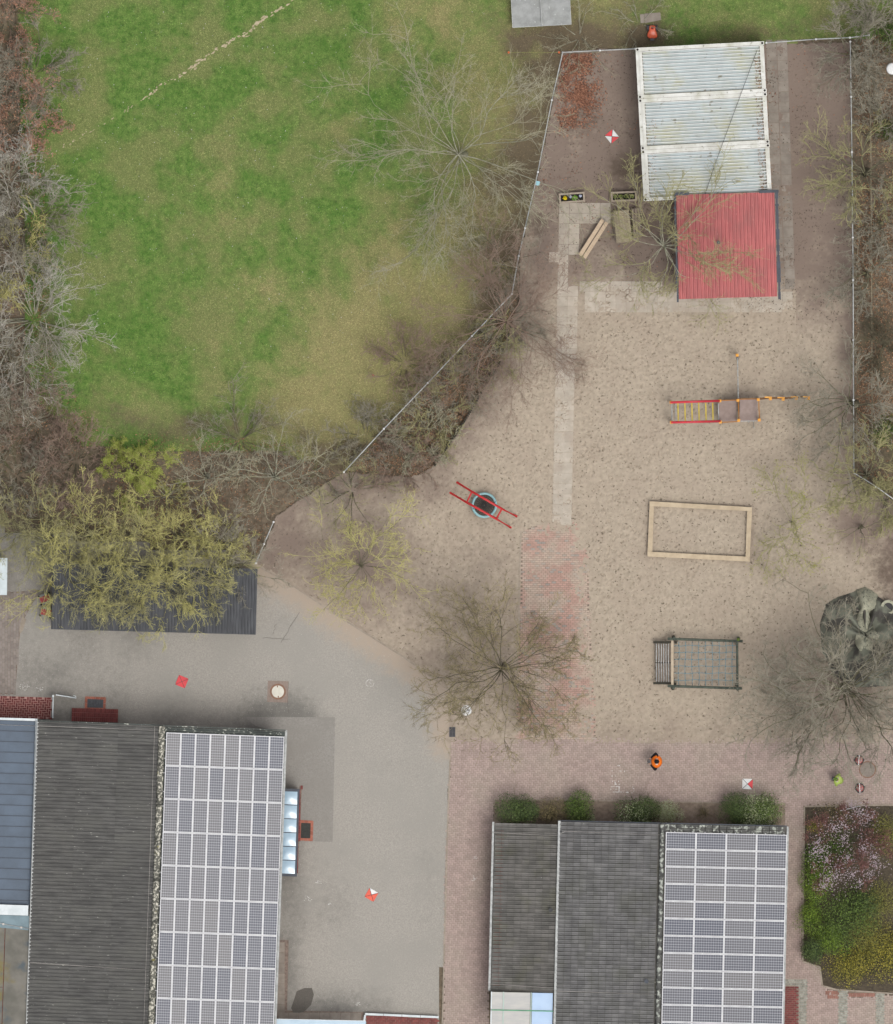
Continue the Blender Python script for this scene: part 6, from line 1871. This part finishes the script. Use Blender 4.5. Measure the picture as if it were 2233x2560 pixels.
bush('large bush with creamy variegated leaves at the solar roof corner', 1902, 2032, 64, 1.9, F_green, 5600, (.04, .08), 9, extra=((F_white, 2200, (.04, .07), .6),), group=G_b, squash=(1, .85))
G_c = 'plants of the raised bed'
pt_ = tree('blossoming plum tree with dark red twigs in the planted bed', 2115, 2115, 118, 4.5, F_plum, K_dark, 140, limbs=11, n2=7, n3=5, n4=3, fine=.007, elev=(.25, .9), low=.3, name='plum_tree', leaves=(F_plum, 5200, (.03, .065)))
def blossoms():
    r = np.random.default_rng(77)
    cl = [(2066, 2150, 26), (2042, 2105, 20), (2085, 2072, 26), (2150, 2028, 34), (2170, 2040, 22), (2130, 2010, 16), (2160, 2120, 30), (2185, 2140, 24), (2190, 2165, 20), (2070, 2200, 26), (2060, 2215, 22),
          (2090, 2190, 26), (2130, 2185, 22), (2150, 2205, 18), (2105, 2060, 24), (2110, 2095, 20), (2040, 2130, 22), (2055, 2125, 20), (2120, 2145, 18), (2175, 2185, 16)]
    P_ = []
    for (x, y, R) in cl:
        m = int(R * 4.5)
        a, d = r.uniform(0, 6.28, m), R * 1.35 * np.abs(r.normal(0, .62, m))
        P_.append(np.stack([((x + np.cos(a) * d) - 2115) * S, (2115 - (y + np.sin(a) * d)) * S, 2.9 + r.normal(0, .45, m)], 1))
    v, q, rn = leaf_arrays(np.concatenate(P_), (.035, .07), .6, .7, r)
    np_obj('blossom', v, q, F_bloss, pt_.o, {'rnd': rn})
blossoms()
bush('bright green bush at the bed edge beside the solar block', 2040, 2205, 62, 1.3, F_bright, 4200, (.04, .08), 21, squash=(.65, 1.5), group=G_c)
bush('feathery dark green bush below the plum tree', 2110, 2290, 100, 1.6, F_green, 7500, (.04, .09), 22, group=G_c, lumps=14)
bush('olive brown shrub beside the feathery bush', 2200, 2255, 80, 1.5, F_olive, 4200, (.03, .07), 23, group=G_c, lumps=10)
bush('glossy dark bush at the bed corner', 2036, 2378, 46, 1.2, F_dark, 3200, (.04, .08), 24, group=G_c)
bush('yellow green ground shrub at the lower bed edge', 2120, 2410, 80, .9, F_gold, 4600, (.04, .08), 25, group=G_c, squash=(1.1, .8), lumps=14)
bush('golden leaved shrub beyond the yellow green one', 2205, 2375, 85, 1.0, F_gold, 5200, (.05, .09), 26, group=G_c, lumps=12)
bush('green shrub between the dark corner bush and golden shrub', 2090, 2350, 60, 1.2, F_bright, 3200, (.04, .08), 27, group=G_c, lumps=10)
bush('olive hedge plant behind the plum tree', 2215, 2090, 70, 1.5, F_olive, 3600, (.03, .07), 28, group=G_c, squash=(.7, 1.3))
bush('small yellow tuft at the bed corner stone', 2033, 2068, 26, .6, F_gold, 700, (.03, .06), 29, group=G_c)
bush('low green ground cover under the plum tree', 2085, 2130, 75, .5, F_green, 3000, (.04, .07), 30, group=G_c, lumps=12)
bush('low reddish ground cover at the upper bed edge', 2090, 2030, 55, .35, F_brown, 1500, (.03, .06), 31, group=G_c, squash=(1.3, .4))
bush('low green shrub spilling over the bed edging', 2034, 2300, 62, 1.1, F_bright, 3600, (.04, .08), 37, group=G_c, squash=(.7, 1.3))
bush('leafy green shrub at the bed edging under the plum tree', 2036, 2140, 52, 1.0, F_green, 2600, (.04, .08), 38, group=G_c, squash=(.6, 1.3))
bush('mixed olive shrub weaving between the golden shrubs', 2160, 2340, 70, 1.3, F_olive, 3200, (.03, .07), 35, group=G_c, lumps=12)
bush('dark green shrub at the middle of the bed', 2160, 2270, 60, 1.6, F_dark, 2600, (.04, .08), 36, group=G_c, lumps=9)
bush('green evergreen clump behind the hedge strip', 2225, 90, 55, 1.2, F_green, 2600, (.05, .09), 32)
bush('green bramble clump low in the hedge strip', 2215, 1080, 55, .8, F_green, 1900, (.05, .09), 33)
bush('small green bramble clump beside the wooden rail', 2222, 330, 40, .7, F_green, 1200, (.05, .09), 34)


# ------------------------------------------------------------------ people
M_skin = mat('skin', C(206, 164, 140), C(196, 152, 128), 5, 3, rough=.6)
M_blackcloth = mat('black_cloth', C(40, 38, 42), C(30, 29, 33), 7, 4)
M_vest = mat('orange_vest', C(250, 128, 24), C(240, 112, 16), 4, 3, rough=.6)
M_lime = mat('lime_vest', C(190, 208, 112), C(166, 190, 90), 4, 3, rough=.6)
M_reflect = mat('reflective_band', C(226, 228, 226), C(212, 214, 214), 4, 3, rough=.3)
M_hair = mat('dark_hair', C(30, 26, 26), C(20, 18, 18), 12, 4)
M_denim = mat('dark_trousers', C(52, 56, 68), C(42, 46, 58), 6, 4)
def skinned(name, verts, edges, radii, m, parent, sub=2, root=0):
    me = bpy.data.meshes.new(name)
    me.from_pydata(verts, edges, [])
    o = link(bpy.data.objects.new(name, me), parent)
    me.materials.append(m)
    md = o.modifiers.new('skin', 'SKIN'); md.use_smooth_shade = True
    for i, rd in enumerate(radii):
        sv = me.skin_vertices[0].data[i]
        sv.radius = rd if isinstance(rd, tuple) else (rd, rd)
        sv.use_root = (i == root)
    sb_ = o.modifiers.new('sub', 'SUBSURF'); sb_.levels = sub; sb_.render_levels = sub
    return o
def person(label, px, py, face, vest, trousers, cap, hold, bend=0.0, sc=1.0):
    """standing figure facing +x before rotation, forearms raised to hold something at the chest"""
    root_loc = P(px, py, .035)
    jt = {}
    def J(n, x, y, z, r): jt[n] = ((x * sc, y * sc, z * sc), (r * sc if not isinstance(r, tuple) else (r[0] * sc, r[1] * sc)))
    bx = lambda z: bend * max(0, z - .95)
    J('pelvis', 0, 0, .95, (.12, .16)); J('waist', bx(1.12), 0, 1.12, (.11, .15)); J('chest', bx(1.34), 0, 1.34, (.125, .185)); J('neck', bx(1.5), 0, 1.5, .062); J('skull', bx(1.62) + .02, 0, 1.61, (.085, .075)); J('crown', bx(1.74) + .01, 0, 1.74, (.075, .07))
    for s_, sd in ((1, 'l'), (-1, 'r')):
        J('shoulder' + sd, bx(1.43), .21 * s_, 1.42, .07); J('elbow' + sd, bx(1.15) + .05, .4 * s_, 1.18, .06); J('wrist' + sd, bx(1.2) + .29, .14 * s_, 1.2, .03); J('palm' + sd, bx(1.2) + .35, .09 * s_, 1.21, (.022, .036))
        J('hip' + sd, 0, .095 * s_, .9, .095); J('knee' + sd, .03, .11 * s_, .5, .062); J('ankle' + sd, -.01, .12 * s_, .09, .045); J('toe' + sd, .15, .14 * s_, .035, (.036, .045))
        for f in range(4):
            J('finger%d%s' % (f, sd), bx(1.2) + .39, (.085 - .018 * f + .02) * s_, 1.235 - .02 * f, .0095); J('tip%d%s' % (f, sd), bx(1.2) + .405 - .006 * abs(f - 1.5), (.05 - .014 * f + .02) * s_, 1.23 - .02 * f, .008)
        J('thumb' + sd, bx(1.2) + .345, .055 * s_, 1.25, .010); J('thumbtip' + sd, bx(1.2) + .375, .035 * s_, 1.265, .0085)
    E = [('pelvis', 'waist'), ('waist', 'chest'), ('chest', 'neck'), ('neck', 'skull'), ('skull', 'crown')]
    for sd in 'lr':
        E += [('chest', 'shoulder' + sd), ('shoulder' + sd, 'elbow' + sd), ('elbow' + sd, 'wrist' + sd), ('wrist' + sd, 'palm' + sd), ('pelvis', 'hip' + sd), ('hip' + sd, 'knee' + sd), ('knee' + sd, 'ankle' + sd), ('ankle' + sd, 'toe' + sd), ('palm' + sd, 'thumb' + sd), ('thumb' + sd, 'thumbtip' + sd)]
        for f in range(4): E += [('palm' + sd, 'finger%d%s' % (f, sd)), ('finger%d%s' % (f, sd), 'tip%d%s' % (f, sd))]
    def build(name, names, grow, m, parent, edges):
        ids = {n: i for i, n in enumerate(names)}
        ed = [(ids[a], ids[b]) for a, b in edges if a in ids and b in ids]
        rad = [tuple(np.array(jt[n][1] if isinstance(jt[n][1], tuple) else (jt[n][1],) * 2) + grow * sc) for n in names]
        return skinned(name, [jt[n][0] for n in names], ed, rad, m, parent)
    body = build('person', list(jt), 0.0, M_skin, None, E)
    body.location = root_loc; body.rotation_euler[2] = face
    tag(body, label, 'person')
    arms = ['pelvis', 'waist', 'chest'] + [n + s_ for s_ in 'lr' for n in ('shoulder', 'elbow', 'wrist')]
    build('jacket', arms, .014, M_blackcloth if vest is M_vest else vest, body, E)
    build('trousers', ['pelvis'] + [n + s_ for s_ in 'lr' for n in ('hip', 'knee', 'ankle')], .016, trousers, body, E)
    build('shoes', ['anklel', 'toel'], .012, M_blackcloth, body, E); build('shoes', ['ankler', 'toer'], .012, M_blackcloth, body, E)
    # vest: open shell round the chest
    vb = MB(); n = 20
    prof_ = ((.92, .22, .25), (1.1, .225, .26), (1.3, .25, .29), (1.42, .24, .3), (1.485, .18, .25), (1.51, .1, .16))
    vv, ff = [], []
    for (z, a, b) in prof_:
        for k in range(n):
            th = 2 * math.pi * k / n
            vv.append(((a * math.cos(th) * (1.06 if z < 1.4 else 1) + bx(z)) * sc, b * math.sin(th) * sc, z * sc))
    for i in range(len(prof_) - 1):
        ff += [(i * n + k, i * n + (k + 1) % n, (i + 1) * n + (k + 1) % n, (i + 1) * n + k) for k in range(n)]
    vb.add(vv, ff, True).obj('vest', vest, body)
    band = MB()
    for s_ in (-1, 1):
        band.tube([((bx(1.2) + .185) * sc, .1 * s_ * sc, 1.2 * sc), ((bx(1.44) + .12) * sc, .125 * s_ * sc, 1.45 * sc), (bx(1.49) * sc, .13 * s_ * sc, 1.5 * sc), ((bx(1.44) - .13) * sc, .125 * s_ * sc, 1.45 * sc), ((bx(1.2) - .18) * sc, .1 * s_ * sc, 1.2 * sc)], .02 * sc, 6)
    band.obj('reflective_band', M_reflect, body)
    h = jt['crown'][0]
    MB().ball((h[0] - .015 * sc, h[1], h[2] - .0 * sc), .12 * sc, .1 * sc, .1 * sc, 16, 8).obj('cap' if cap else 'hair', cap or M_hair, body)
    if cap: MB().ball((h[0] + .1 * sc, 0, h[2] - .02 * sc), .09 * sc, .08 * sc, .015 * sc, 14, 6).obj('cap_peak', cap, body)
    s0 = jt['skull'][0]
    for s_ in (-1, 1):
        MB().ball((s0[0] + .085 * sc, .033 * s_ * sc, s0[2] + .02 * sc), .011 * sc).obj('eye', M_blk, body)
        MB().ball((s0[0] - .005 * sc, .08 * s_ * sc, s0[2]), .018 * sc, .012 * sc, .03 * sc).obj('ear', M_skin, body)
    MB().ball((s0[0] + .1 * sc, 0, s0[2] - .01 * sc), .018 * sc, .014 * sc, .022 * sc).obj('nose', M_skin, body)
    MB().ball((s0[0] + .085 * sc, 0, s0[2] - .05 * sc), .01 * sc, .024 * sc, .006 * sc).obj('mouth', mat('lip', C(170, 104, 96)) if 'lip' not in bpy.data.materials else bpy.data.materials['lip'], body)
    d = Thing('handheld_device', hold, 'device', px, py, 0, face)
    d.part('case', MB().box(((bx(1.2) + .37) * sc, 0, 1.225 * sc + .035), (.13, .2, .06)), M_blk)
    d.part('screen', MB().box(((bx(1.2) + .36) * sc, 0, 1.225 * sc + .068), (.08, .13, .006)), M_dark)
    d.part('antenna', MB().tube([((bx(1.2) + .42) * sc, .06, 1.225 * sc + .06), ((bx(1.2) + .44) * sc, .06, 1.225 * sc + .16)], .006, 6), M_white)
person('person with dark hair in orange vest standing on the brick pavement', 1642, 1904, math.radians(178), M_vest, M_blackcloth, None, 'black handheld controller held by the person in orange')
person('person in lime yellow jacket and cap beside the traffic cones', 2100, 1951, math.radians(165), M_lime, M_denim, mat('olive_cap', C(120, 150, 60), C(104, 132, 52), 4, 3), 'black handheld device held by the person in lime yellow', bend=.3, sc=.74)
